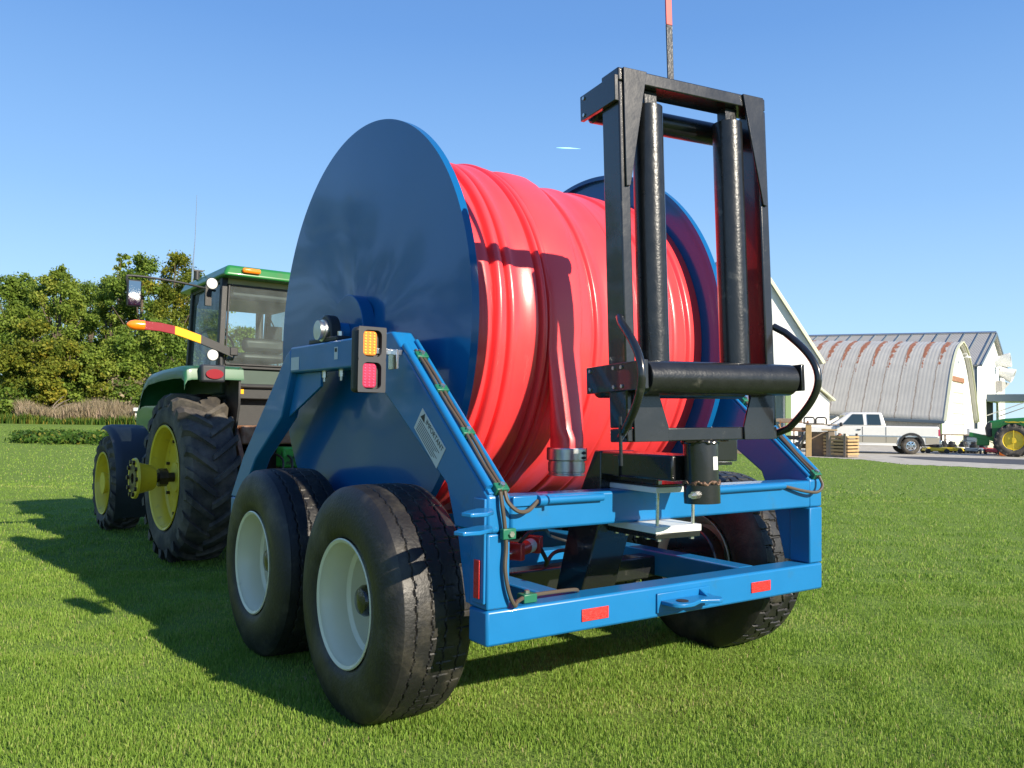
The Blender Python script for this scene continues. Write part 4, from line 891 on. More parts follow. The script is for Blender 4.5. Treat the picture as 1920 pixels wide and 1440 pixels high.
def weeds(name, px0, px1, d0, d1, h_, n, mi, lab_, dens=None):
    t = rng.uniform(0, 1, n); d = rng.uniform(d0, d1, n); pts = []
    for a, b_ in zip(px0+(px1-px0)*t, d): p = at(a, b_); pts.append((p.x, p.y, p.z))
    pts = np.array(pts); V, F, T_ = blades(pts[:, :2], h_*(.6+.6*np.abs(np.sin(pts[:, 0]*.7)*np.cos(pts[:, 1]*.9))), .05, pts[:, 2], .35)
    o = npmesh(name, V, F, LM[mi], 3); a = o.data.attributes.new('tint', 'FLOAT', 'POINT'); a.data.foreach_set('value', T_.astype(np.float32)); tag(o, lab_, 'weeds', kind='stuff')
weeds('dry_weeds', 35, 330, 46, 50, 1.15, 16000, 3, 'strip of tall dry tan weeds along the foot of the trees')
weeds('green_weeds', -60, 360, 45.2, 47, .5, 9000, 4, 'fringe of low green weeds before the dry strip')
n = 9000; pxs = rng.uniform(38, 330, n); ds = rng.normal(30.0, 1.1, n); P3 = [at(a, b_) for a, b_ in zip(pxs, ds)]
P3 = np.array([(p.x, p.y, p.z) for p in P3]); k = rng.choice(n, 260); cents = P3[k]+np.array([0, 0, .14]); V, F, T_ = leaves(cents, np.full(260, .34), 15000, .14, .5)
V[:, 2] = np.maximum(V[:, 2], .3); vb = leafobj('vine_bed', V, F, T_, LM[4]); tag(vb, 'low bed of dark leafy vines across the lawn at left', 'vines', kind='stuff')
# small pale thing lying in the weeds
p = at(266, 46); wb_ = tag(MB().box(-.35, .35, -.2, .2, .75, .95).box(-.3, -.24, -.05, .05, -.1, .75).box(.24, .3, -.05, .05, -.1, .75).build('bench', M['white'], None, .03), 'small white bench top in the dry weeds by the fender', 'bench'); wb_.location = p; wb_.rotation_euler.z = -YAW
# far hedge line on the right horizon
def far_wood(px0, px1, d, h_, lab_):
    cents = []; 
    for t in np.linspace(0, 1, 70): p = at(px0+(px1-px0)*t, d); cents.append((p.x+rng.uniform(-3, 3), p.y+rng.uniform(-3, 3), h_*rng.uniform(.25, .6)))
    V, F, T_ = leaves(cents, np.full(70, h_*.5), 9000, 1.6); o = leafobj('far_wood', V, F, T_, LM[3]); tag(o, lab_, 'wood', kind='stuff')
far_wood(1790, 2100, 420, 3.0, 'far brownish hedge line on the horizon at the right edge')
far_wood(-900, 1350, 420, 8.0, 'far wood along the horizon behind the machines')
# thin contrail
p0 = CAM + 900*(cf + cr*((1043-960)/FPX) - cu*((277-720)/FPX)); p1 = CAM + 900*(cf + cr*((1089-960)/FPX) - cu*((279-720)/FPX))
M['trail'] = mat('contrail_glow', (.5, .9, .95), .9, emit=((.35, .95, 1.0), .3))  # the streak is brightened by a glow of its own
ct = MB().tube([p0.lerp(p1, t) for t in np.linspace(0, 1, 9)], [.1, .3, .55, .7, .7, .55, .4, .2, .05], 8).build('contrail', M['trail']); tag(ct, 'short thin pale cyan streak high in the sky above the hose', 'contrail')

# ------------------------------------------------------------ YARD ON THE RIGHT
def at2(px, py, d): return CAM + d*(cf + cr*((px-960)/FPX) - cu*((py-720)/FPX))
def sheet_poly(name, pts, z, m):
    o = MB().add([(p[0], p[1], z) for p in pts], [tuple(range(len(pts)))]).build(name, m, None, 0, smooth=False); tag(o, kind='structure'); return o
M['gravel'] = mat('pale_gravel', (.40, .38, .33), .95, var=.25, vscale=3, bump=.8, bscale=25, dirt=(.22, .20, .15), dscale=1.2, dlo=.55, dhi=.75)
M['darkstrip'] = mat('blue_grey_strip', (.055, .06, .07), .85, var=.2, vscale=8, bump=.3, bscale=60)
def ring(pairs): return [at(px, d, 0) for px, d in pairs]
near = [(1330, 37.5), (1400, 36), (1440, 35), (1500, 34), (1540, 33.2), (1580, 32.6), (1620, 31.9), (1650, 30.5), (1690, 29.0), (1760, 28.2), (1850, 27.2), (1920, 26.6), (2060, 25.5)]
far = [(2060, 60), (1920, 56), (1800, 54), (1700, 52), (1500, 52), (1330, 52)]
rag = []
for i in range(len(near)-1):
    for t in np.linspace(0, 1, 8, endpoint=False):
        rag.append((near[i][0]+(near[i+1][0]-near[i][0])*t, near[i][1]+(near[i+1][1]-near[i][1])*t + rng.uniform(-.25, .25)))
sheet_poly('gravel_yard', ring(rag+[near[-1]]+far), .004, M['gravel'])
sheet_poly('dark_yard_strip', ring([(1665, 35.2), (1700, 33.6), (1760, 31.9), (1850, 30.5), (1930, 29.6), (2060, 28.6), (2060, 33.2), (1920, 34.2), (1800, 35.0), (1720, 35.6)]), .008, M['darkstrip'])  # flat dark blue-grey strip laid over the pale gravel

# white barn metal
def siding(name, col, scale, rough=.5, axis=0):
    m, t, b = newmat(name); N = t.nodes; L = t.links; b.inputs['Base Color'].default_value = (*col, 1); b.inputs['Roughness'].default_value = rough
    tc = N.new('ShaderNodeTexCoord'); wv = N.new('ShaderNodeTexWave'); wv.wave_type = 'BANDS'; wv.bands_direction = 'X' if axis == 0 else 'Y'; wv.inputs['Scale'].default_value = scale; wv.inputs['Distortion'].default_value = 0
    L.new(tc.outputs['Object'], wv.inputs['Vector']); bp = N.new('ShaderNodeBump'); bp.inputs['Strength'].default_value = .5; bp.inputs['Distance'].default_value = .03
    L.new(wv.outputs['Fac'], bp.inputs['Height']); L.new(bp.outputs[0], b.inputs['Normal'])
    n = N.new('ShaderNodeTexNoise'); n.inputs['Scale'].default_value = 1.1; n.inputs['Detail'].default_value = 6; L.new(tc.outputs['Object'], n.inputs['Vector'])
    mx = N.new('ShaderNodeMix'); mx.data_type = 'RGBA'; mx.inputs[6].default_value = (*[c*.86 for c in col], 1); mx.inputs[7].default_value = (*[min(.95, c*1.08) for c in col], 1); L.new(n.outputs[0], mx.inputs[0]); L.new(mx.outputs[2], b.inputs['Base Color'])
    return m
M['whitewall'] = siding('white_metal_siding', (.80, .80, .77), 5.5)
M['greyroof'] = siding('grey_metal_roof', (.36, .35, .32), 3)
M['trimgreen'] = mat('green_trim', (.16, .24, .10), .6)
M['trimgrey'] = mat('slate_trim', (.10, .14, .18), .5)
M['creamtrim'] = mat('cream_trim', (.62, .63, .45), .6)

def axes(A, B):           # local frame: x along A->B, y to the right-hand far side
    d = (B-A); d.z = 0; a = math.atan2(d.y, d.x); return a
# 1) white gabled shed standing partly behind the roller frame
dA = 44.0
A = at(1262, dA, 0); B = at(1535, dA+.5, 0); L_ = (B-A).length; rz = axes(A, B)
b1 = tag(empty('white_barn', A, rz), 'white gabled barn partly hidden behind the black roller frame, open dark doorway', 'barn')
xr = lambda px: (at(px, dA+.25, 0)-A).length*(1 if px > 1262 else -1)
xa = xr(1398); ze = 4.72; za = 4.72+ (L_-xa)*1.50
zl = za - xa*1.5
wall = [(0, -.05), (0, zl), (xa, za), (L_, ze), (L_, -.05)]
dx0, dx1 = xr(1448), xr(1474)
# wall pieces round the doorway
mb = MB(); mb.prism([(0, -.05), (0, zl), (dx0, zl+(dx0)*1.5 if dx0 < xa else za-(dx0-xa)*1.5), (dx0, -.05)] if dx0 < xa else [(0, -.05), (0, zl), (xa, za), (dx0, za-(dx0-xa)*1.5), (dx0, -.05)], 'y', 0, .25)
mb.prism([(dx0, 3.0), (dx0, za-(dx0-xa)*1.5), (dx1, za-(dx1-xa)*1.5), (dx1, 3.0)], 'y', 0, .25)
mb.prism([(dx1, -.05), (dx1, za-(dx1-xa)*1.5), (L_, ze), (L_, -.05)], 'y', 0, .25)
mb.build('wall', M['whitewall'], b1, 0, smooth=False)
MB().box(L_-.25, L_, .251, 14, -.05, ze).build('wall', M['whitewall'], b1, 0, smooth=False)
MB().box(dx0-.5, dx1, 3.4, 3.5, 0, 3.2).build('doorway_shade_sheet', M['darkhole'], b1, 0, smooth=False)  # black sheet standing for the shade inside the doorway
dr_ = MB().box(dx1-.02, dx1+.30, -.08, -.01, 0, 3.0).build('door_post', M['trimgreen'], b1, .02)
MB().box(dx0-1.4, dx0-.02, -.08, -.01, 0, 3.0).build('sliding_door', M['trimgrey'], b1, .02)
rf = MB(); rf.sheet([[Vector((xa, -.2, za+.02)), Vector((xa, 14, za+.02))], [Vector((L_+.18, -.2, ze-.25)), Vector((L_+.18, 14, ze-.25))]], (0, 0, .12)); rf.sheet([[Vector((xa, -.2, za+.02)), Vector((xa, 14, za+.02))], [Vector((-.3, -.2, zl-.43)), Vector((-.3, 14, zl-.43))]], (0, 0, .12))
rf.build('roof', M['greyroof'], b1, 0, smooth=False)
for (xa_, za_), (xb_, zb_) in (((xa, za+.04), (L_+.2, ze-.24)), ((xa, za+.04), (-.3, zl-.4))):
    MB().beam((xa_, -.24, za_+.03), (xb_, -.24, zb_+.03), .06, .17).build('rake_trim', M['creamtrim'], b1, .01)
# lean-to on its right side
x2 = xr(1578); mb = MB(); mb.prism([(L_+.002, -.05), (L_+.002, 3.35), (x2-.25, 2.55), (x2-.25, -.05)], 'y', .6, .8); mb.box(x2-.45, x2-.25, .801, 6, -.05, 2.5); mb.build('lean_to_wall', M['whitewall'], b1, 0, smooth=False)
MB().sheet([[Vector((L_+.004, .4, 3.42)), Vector((L_+.004, 6.2, 3.42))], [Vector((x2, .4, 2.53)), Vector((x2, 6.2, 2.53))]], (0, 0, .1)).build('lean_to_roof', M['creamtrim'], b1, 0, smooth=False)

# 2) arched barn with a curved, rust streaked metal roof
def rust_roof():
    m, t, b = newmat('rust_streaked_galvanised'); N = t.nodes; L = t.links; b.inputs['Roughness'].default_value = .55; b.inputs['Metallic'].default_value = .08
    tc = N.new('ShaderNodeTexCoord'); sp = N.new('ShaderNodeSeparateXYZ'); L.new(tc.outputs['Object'], sp.inputs[0])
    def M1(op, a, c=None, c2=None):
        x = N.new('ShaderNodeMath'); x.operation = op
        for i, q in enumerate((a, c, c2)):
            if q is None: continue
            if isinstance(q, (int, float)): x.inputs[i].default_value = q
            else: L.new(q, x.inputs[i])
        return x.outputs[0]
    n = N.new('ShaderNodeTexNoise'); n.inputs['Scale'].default_value = 2.2; n.inputs['Detail'].default_value = 8; n.inputs['Roughness'].default_value = .7; L.new(tc.outputs['Object'], n.inputs['Vector'])
    # panels repeat every .98 m along the ridge: rust keeps to the laps, high up
    fr = M1('FRACT', M1('DIVIDE', M1('ADD', sp.outputs[0], M1('MULTIPLY', M1('SUBTRACT', n.outputs[0], .5), .25)), .98))
    lap = M1('SUBTRACT', 1.0, M1('MULTIPLY', M1('ABSOLUTE', M1('SUBTRACT', fr, .5)), 4.2))
    hi = N.new('ShaderNodeMapRange'); hi.inputs[1].default_value = 3.4; hi.inputs[2].default_value = 6.4; L.new(sp.outputs[2], hi.inputs[0])
    k = M1('ADD', M1('MULTIPLY', lap, .55), M1('ADD', M1('MULTIPLY', hi.outputs[0], .75), M1('MULTIPLY', M1('SUBTRACT', n.outputs[0], .5), 1.6)))
    r = N.new('ShaderNodeValToRGB'); e = r.color_ramp.elements; e[0].position = .93; e[0].color = (0, 0, 0, 1); e[1].position = 1.10; e[1].color = (1, 1, 1, 1); L.new(k, r.inputs[0])
    n2 = N.new('ShaderNodeTexNoise'); n2.inputs['Scale'].default_value = 1.3; L.new(tc.outputs['Object'], n2.inputs['Vector'])
    base = N.new('ShaderNodeMix'); base.data_type = 'RGBA'; base.inputs[6].default_value = (.36, .355, .33, 1); base.inputs[7].default_value = (.50, .495, .455, 1); L.new(n2.outputs[0], base.inputs[0])
    st = M1('MULTIPLY', M1('LESS_THAN', M1('ABSOLUTE', M1('SUBTRACT', fr, .62)), .035), .7)
    b2 = N.new('ShaderNodeMix'); b2.data_type = 'RGBA'; L.new(st, b2.inputs[0]); L.new(base.outputs[2], b2.inputs[6]); b2.inputs[7].default_value = (.20, .15, .11, 1)
    mx = N.new('ShaderNodeMix'); mx.data_type = 'RGBA'; L.new(r.outputs[0], mx.inputs[0]); L.new(b2.outputs[2], mx.inputs[6]); mx.inputs[7].default_value = (.27, .11, .065, 1); L.new(mx.outputs[2], b.inputs['Base Color'])
    rr = N.new('ShaderNodeMapRange'); rr.inputs[3].default_value = .45; rr.inputs[4].default_value = .9; L.new(r.outputs[0], rr.inputs[0]); L.new(rr.outputs[0], b.inputs['Roughness'])
    return m
M['rustroof'] = rust_roof()
N1 = at(1762, 50, 0); N2 = at(1826, 59.5, 0)        # gable end: near and far foot
gd = (N2-N1); gw = gd.length; gyv = gd.normalized(); gxv = Vector((-gyv.y, gyv.x, 0))   # gxv: along the ridge, away to the left
if gxv.dot(cr) > 0: gxv = -gxv
a_ = math.atan2(gxv.y, gxv.x); b2_ = tag(empty('arched_barn', N1, a_), 'arched barn with curved grey metal roof streaked with rust, behind the pickup', 'barn')
side = 1 if Vector((-sin(a_), cos(a_), 0)).dot(gyv) > 0 else -1     # local y sign toward far foot
Lb = 17.0; rise = .055
prof = []
for t in np.linspace(0, 1, 25):      # pointed arch: side wall foot to peak
    z = 1.55 + (6.75-1.55)*(1-(1-t)**1.5); y = gw/2*float(np.interp(z, [1.55, 2.3, 3.1, 3.8, 4.5, 5.1, 5.7, 6.1, 6.45, 6.75], [0, .085, .18, .26, .35, .44, .56, .66, .79, 1]))
    prof.append((y, z))
full = prof + [(gw-y, z) for y, z in prof[::-1][1:]]
mb = MB(); nrow = 240; rows = []
for i in range(nrow+1):
    x = -.25 + (Lb+.25)*i/nrow; rib = .022*(1 if i % 3 == 0 else 0)
    rows.append([Vector((x, side*(y + (-.16 if y < gw/2 else .16)*(1-abs(1-2*y/gw)*0)*0 + 0), z+rib+rise*x)) for y, z in full])
rf = MB().grid(rows).build('roof', M['rustroof'], b2_, 0, ang=40)
sd_ = rf.modifiers.new('solid', 'SOLIDIFY'); sd_.thickness = .12; sd_.offset = -1
gb = MB(); pl = [(side*.1, -.1), ] + [(side*(.12+y*(gw-.24)/gw), z-.12) for y, z in full] + [(side*(gw-.1), -.1)]
gb.prism(pl, 'x', .0, .12); gb.build('gable_wall', M['whitewall'], b2_, 0, smooth=False)
fa = MB()
for (y0, z0), (y1, z1) in zip(full[:-1], full[1:]): fa.beam((-.28, side*y0, z0+.02), (-.28, side*y1, z1+.02), .05, .16, up=(1, 0, 0))
fa.build('fascia', M['creamtrim'], b2_, 0)
MB().box(.0, Lb, side*.10 if side > 0 else -.25, side*.25 if side > 0 else -.10, -.1, 1.62).build('side_wall', M['greyroof'], b2_, 0, smooth=False)
MB().box(-.2, Lb, *(sorted((-side*.12, side*.06))), 1.42, 1.60).build('eave_gutter', M['trimgrey'], b2_, .02).rotation_euler.y = -rise*.6
y0, y1 = sorted((side*gw*.30, side*gw*.62))
dp = MB()
for k in range(6): dp.box(-.05, -.005, y0, y1, .02+.68*k, .66+.68*k)
dp.build('garage_door', M['creamtrim'], b2_, .01)
MB().box(-.10, -.001, y0-.25, y1+.25, 4.12, 4.45).build('door_header', M['rust'], b2_, .02)
for yy in (y0-.15, y1+.0): MB().box(-.08, -.002, yy, yy+.14, 0, 4.1).build('door_frame', M['white'], b2_, .01)
MB().box(-.07, -.001, *sorted((side*.10, side*.34)), .0, 1.5).build('corner_trim', M['trimgreen'], b2_, .01)
MB().tube([(-.02, side*gw*.5, 5.9), (-.5, side*gw*.5, 6.0), (-.55, side*gw*.5, 5.85)], .03, 8).lathe((-.55, side*gw*.5, 5.85), (0, 0, -1), [(0, .05), (.1, .2), (.14, .21)], 16).build('yard_lamp', M['white'], b2_)

# 3) tall white shed behind with standing seam roof
P1 = at(1832, 62, 0); P2 = at(1884, 74, 0); gd = P2-P1; gw3 = gd.length; gy3 = gd.normalized(); gx3 = Vector((-gy3.y, gy3.x, 0))
if gx3.dot(cr) > 0: gx3 = -gx3
a3 = math.atan2(gx3.y, gx3.x); s3 = 1 if Vector((-sin(a3), cos(a3), 0)).dot(gy3) > 0 else -1
b3 = tag(empty('tall_shed', P1, a3), 'tall white metal shed with seamed grey roof and raised door, at far right', 'shed')
ez = CAM.z + (794.5-682)/FPX*62; pkz = CAM.z + (794.8-628)/FPX*68.5; ym = gw3*.52; L3 = 24
y0, y1 = gw3*.30, gw3*.72
ga = MB()
ga.prism([(0, -.1), (0, ez), (s3*y0, ez+(pkz-ez)*y0/ym), (s3*y0, -.1)], 'x', 0, .15)
ga.prism([(s3*y0, 3.2), (s3*y0, ez+(pkz-ez)*y0/ym), (s3*ym, pkz), (s3*y1, pkz-(pkz-ez)*(y1-ym)/(gw3-ym)), (s3*y1, 3.2)], 'x', 0, .15)
ga.prism([(s3*y1, -.1), (s3*y1, pkz-(pkz-ez)*(y1-ym)/(gw3-ym)), (s3*gw3, ez), (s3*gw3, -.1)], 'x', 0, .15)
ga.build('gable_wall', M['whitewall'], b3, 0, smooth=False)
MB().box(.151, L3, *sorted((0, s3*.15)), -.1, ez).build('side_wall', M['whitewall'], b3, 0, smooth=False)
MB().box(.4, .5, *sorted((s3*(y0-.2), s3*(y1+.2))), 0, 3.6).build('doorway_shade_sheet', M['darkhole'], b3, 0, smooth=False)  # black sheet close behind the opening, in place of a shaded inside
rf = MB(); rf.sheet([[Vector((-.3, -s3*.3, ez-.2)), Vector((L3, -s3*.3, ez-.2))], [Vector((-.3, s3*ym, pkz+.02)), Vector((L3, s3*ym, pkz+.02))]], (0, 0, .12)); rf.sheet([[Vector((-.3, s3*(gw3+.3), ez-.2)), Vector((L3, s3*(gw3+.3), ez-.2))], [Vector((-.3, s3*ym, pkz+.02)), Vector((L3, s3*ym, pkz+.02))]], (0, 0, .12))
rfo = rf.build('roof', M['greyroof'], b3, 0, smooth=False)
for i in range(25): MB().beam((i*1.0, -s3*.3, ez-.05), (i*1.0, s3*ym, pkz+.18), .06, .08).build('roof_seam', M['trimgrey'], rfo, 0, smooth=False)
MB().cyl((-.3, s3*ym, pkz+.2), (L3, s3*ym, pkz+.2), .10, 10).build('ridge_cap', M['zinc'], rfo)
for o_ in [rfo]+list(rfo.children):
    for v in o_.data.vertices: v.co.z += .028*max(0, v.co.x)
MB().beam((-.33, -s3*.3, ez-.12), (-.33, s3*ym, pkz+.08), .06, .22).beam((-.33, s3*(gw3+.3), ez-.12), (-.33, s3*ym, pkz+.08), .06, .22).build('rake_trim', M['trimgrey'], b3, .01)
MB().box(-.03, .12, *sorted((-s3*.02, -s3*.14)), 0, ez-.1).build('corner_trim', M['trimgrey'], b3, .01)
MB().box(-3.2, -.02, *sorted((s3*(y0-.2), s3*(y1+.2))), 3.22, 3.40).build('raised_door', M['white'], b3, .03)
MB().box(-3.24, -.04, *sorted((s3*(y0-.22), s3*(y0-.34))), 3.18, 3.75).build('door_truss', M['trimgrey'], b3, .03)
for yy in (y0-.1, y1+.1): MB().beam((-2.9, s3*yy, 3.25), (-.05, s3*yy, 2.1), .07, .07).build('door_strut', M['zinc'], b3)
for k, (yy, zz) in enumerate(((gw3*.62, 6.6), (gw3*.78, 5.9))):
    MB().lathe((-.02, s3*yy, zz), (-.9, 0, .1 if k == 0 else -.35), [(0, .45), (.5, .45), (.7, .55), (1.1, .6), (1.1, .5), (.2, .4)], 20).build('fan_hood', M['white'], b3)
MB().prism([(s3*gw3*.62, 5.0), (s3*gw3*.95, 5.0), (s3*gw3*.62, 4.1)], 'x', -.5, -.02).build('vent_awning', M['greyroof'], b3, .02)

# silver pickup beside the arched barn
def pickup():
    R0 = at(1708, 37.9, 0); F0 = at(1563, 38.6, 0); a = math.atan2((F0-R0).y, (F0-R0).x)
    root = tag(empty('pickup_truck', R0, a), 'silver extended cab pickup parked before the arched barn, nose to the left', 'pickup')
    # local x forward from the rear axle, y: + is away or toward the viewer
    toward = 1 if Vector((-sin(a), cos(a), 0)).dot(CAM-R0) > 0 else -1
    Wt = 1.95; Y0_ = .02*toward; Y1_ = -Wt*toward
    paint = mat('silver_truck_paint', (.70, .69, .66), .3, metal=.15, coat=.7, var=.05); lower = mat('bronze_lower_paint', (.30, .28, .23), .35, coat=.5)
    def arch(cx, r, n=12): return [(cx+r*cos(t), .42+r*sin(t)) for t in np.linspace(0, pi, n)]
    wb_ = 3.65
    body = [(-1.15, .50), (-1.18, .62), (-1.18, 1.18), (-1.15, 1.27), (1.02, 1.27), (3.55, 1.22), (4.45, 1.16), (4.60, 1.02), (4.62, .55), (4.5, .46)] + [(wb_+.47*cos(t), .42+.47*sin(t)) for t in np.linspace(0, pi, 12)] + [(.47*cos(t), .42+.47*sin(t)) for t in np.linspace(0, pi, 12)]
    # tumblehome: slightly narrower at top by building three slices
    bm_ = MB().prism(body, 'y', min(Y0_, Y1_), max(Y0_, Y1_)); bd = bm_.build('body', paint, root, .05, seg=3)
    y_a, y_b = sorted((Y0_-.12*toward, Y1_+.12*toward))
    y_a1, y_b1 = sorted((Y0_-.01*toward, Y1_+.01*toward))
    cab = MB(); lo = [(1.04, 1.25), (3.55, 1.22)]; hi = [(1.22, 1.86), (1.5, 1.90), (2.55, 1.90), (2.85, 1.86)]
    loP = [(1.04, 1.27), (3.50, 1.24)]
    v = [(1.04, y_a1, 1.26), (3.50, y_a1, 1.23), (2.55, y_a, 1.88), (1.22, y_a, 1.88), (1.04, y_b1, 1.26), (3.50, y_b1, 1.23), (2.55, y_b, 1.88), (1.22, y_b, 1.88)]
    cab.add(v, [(0, 1, 2, 3), (4, 7, 6, 5), (0, 4, 5, 1), (1, 5, 6, 2), (2, 6, 7, 3), (3, 7, 4, 0)]); cab.build('cab', paint, root, .06, seg=3)
    for sgn_, ya, yb_ in ((toward, Y0_-.01*toward, Y0_-.12*toward), (-toward, Y1_+.01*toward, Y1_+.12*toward)):
        def wp(x, z): t = (z-1.25)/.63; return (x, (ya+(yb_-ya)*t)+sgn_*.012, z)
        for q in ([(2.00, 1.31), (2.92, 1.31), (2.48, 1.79), (2.04, 1.79)], [(1.26, 1.31), (1.84, 1.31), (1.86, 1.79), (1.34, 1.79)]):
            MB().add([wp(x, z) for x, z in q] + [(x_, y_+sgn_*.01, z_) for x_, y_, z_ in [wp(x, z) for x, z in q]], [(0, 1, 2, 3), (4, 7, 6, 5), (0, 1, 5, 4), (1, 2, 6, 5), (2, 3, 7, 6), (3, 0, 4, 7)]).build('side_window', M['carglass'], root, 0, smooth=False)
        yy = ya+sgn_*.012
        for x_ in (1.06, 2.06, 3.20): MB().box(x_-.008, x_+.008, min(yy, yy+sgn_*.012), max(yy, yy+sgn_*.012), .52, 1.22).build('door_seam', M['darkhole'], bd, 0, smooth=False)
        MB().box(2.14, 2.30, *sorted((yy, yy+sgn_*.04)), 1.06, 1.11).build('door_handle', M['plastic'], bd, .01)
        MB().box(-1.1, 4.4, *sorted((yy, yy+sgn_*.02)), .78, .84).build('side_moulding', M['alu'], bd, .005)
        MB().box(.62, 3.0, *sorted((yy-sgn_*.02, yy+sgn_*.13)), .38, .43).build('running_board', M['white'], root, .02)
        MB().box(-1.2, -1.12, *sorted((yy, yy-sgn_*.16)), .85, 1.15).build('tail_lamp', M['redlens'], root, .01)
        for xa_, xb_ in ((.58, 3.08), (-1.16, -.60)): MB().box(xa_, xb_, *sorted((yy-sgn_*.01, yy+sgn_*.008)), .50, .77).build('lower_panel', lower, bd, .0)
        for cx in (0, wb_):
            pts = [(cx+r*cos(t), .42+r*sin(t)) for r in (.56,) for t in np.linspace(0, pi, 14)] + [(cx+.46*cos(t), .42+.46*sin(t)) for t in np.linspace(pi, 0, 14)]
            MB().prism(pts, 'y', *sorted((yy, yy+sgn_*.05))).build('wheel_arch', M['plastic'], bd, 0)
    MB().add([(3.54, y_a1+.12, 1.25), (3.54, y_b1-.12, 1.25), (2.61, y_b-.14, 1.83), (2.61, y_a+.14, 1.83)], [(0, 1, 2, 3)]).build('windscreen', M['carglass'], root, 0, smooth=False)
    MB().box(2.95, 3.05, *sorted((Y0_, Y0_+.22*toward)), 1.22, 1.40).build('door_mirror', M['plastic'], root, .03)
    MB().box(-1.30, -1.15, *sorted((Y0_-.05*toward, Y1_+.05*toward)), .48, .66).build('rear_bumper', M['chrome'], root, .03)
    MB().box(4.60, 4.72, *sorted((Y0_-.05*toward, Y1_+.05*toward)), .48, .68).build('front_bumper', M['chrome'], root, .03)
    MB().box(4.55, 4.66, *sorted((Y0_-.15*toward, Y1_+.15*toward)), .72, 1.05).build('grille', M['plastic'], root, .02)
    for cx in (0, wb_):
        for yv, f_ in ((Y0_-.02*toward, toward), (Y1_+.02*toward, -toward)):
            wh = MB().lathe((0, 0, 0), (0, -f_, 0), [(.02, .0), (.02, .06), (.05, .07), (.06, .19), (.01, .215), (.0, .225), (.22, .22)], 28).build('wheel', M['chrome'], root)
            wh.location = (cx, yv, .39)
            MB().lathe((0, 0, 0), (0, -f_, 0), [(.01, .22), (-.0, .25), (-.0, .33), (.03, .375), (.06, .39), (.20, .39), (.24, .36), (.25, .22)], 36).build('tyre', M['tread'], wh)
            for k in range(6):
                an = k*pi/3; MB().cyl((.13*cos(an), f_*-.052, .13*sin(an)), (.13*cos(an), f_*-.04, .13*sin(an)), .035, 10).build('wheel_slot', M['darkhole'], wh)
    for x_, y_ in ((-.4, 0), (wb_-.4, 0)): MB().box(-1.0, 4.3, min(Y0_-.3*toward, Y1_+.3*toward), max(Y0_-.3*toward, Y1_+.3*toward), .38, .52).build('chassis', M['darkhole'], root, 0) if x_ < 0 else None
pickup()

# slatted wooden crate
M['wood'] = mat('crate_wood', (.42, .28, .13), .8, var=.35, vscale=4, bump=.3, bscale=30)
M['greywood'] = mat('weathered_wood', (.26, .20, .15), .85, var=.4, vscale=4, bump=.3, bscale=30)
c0 = at(1589, 33.4, 0); ang = math.atan2((at(1553, 34.0, 0)-c0).y, (at(1553, 34.0, 0)-c0).x)
crate = tag(empty('slatted_crate', c0, ang), 'square slatted wooden crate of yellow boards in front of the pickup', 'crate')
sgy = 1 if Vector((-sin(ang), cos(ang), 0)).dot(at(1616, 34.1, 0)-c0) > 0 else -1
w_, dp_, h_ = 1.0, .95, .90
for k in range(6):
    z0 = .10+.135*k
    MB().box(0, w_, *sorted((0, -sgy*.02)), z0, z0+.085).build('slat', M['wood'], crate, .004); MB().box(0, w_, *sorted((sgy*dp_, sgy*(dp_+.02))), z0, z0+.085).build('slat', M['wood'], crate, .004)
    MB().box(-.02, 0, *sorted((0, sgy*dp_)), z0, z0+.085).build('slat', M['wood'], crate, .004); MB().box(w_, w_+.02, *sorted((0, sgy*dp_)), z0, z0+.085).build('slat', M['wood'], crate, .004)
for x in (.05, .78):
    for y in (-.045, dp_+.022): MB().box(x, x+.10, *sorted((sgy*y, sgy*(y+.024))), 0, h_+.06).build('corner_board', M['greywood'], crate, .004)
MB().box(0, w_, *sorted((.02*sgy, sgy*(dp_-.02))), .02, .10).build('base', M['greywood'], crate, 0)
MB().box(.03, w_-.03, *sorted((.04*sgy, sgy*(dp_-.04))), .10, .72).build('contents', M['grime'], crate, 0)
for i, (x, y, r, m_, lb_) in enumerate(((.25, .3, .13, 'creamtrim', 'pale rag bundle on top of the slatted crate'), (.55, .5, .11, 'rust', 'rusty lump of scrap on top of the slatted crate'))):
    pv = crate.matrix_basis @ Vector((x, sgy*y, 0)); mb = MB(); st = [Vector((rng.normal(), rng.normal(), rng.normal())).normalized() for _ in range(60)]
    o = MB().lathe((0, 0, 0), (0, 0, 1), [(0, .02), (.02, r*1.2), (.08, r*1.3), (.14, r*.9), (.18, r*.3), (.185, 0)], 12).build('scrap' if i else 'rag', M[m_]); 
    for v in o.data.vertices: v.co *= 1+.25*sin(v.co.x*40+v.co.y*31)
    o.location = (pv.x, pv.y, .73); tag(o, lb_, 'scrap' if i else 'rag')

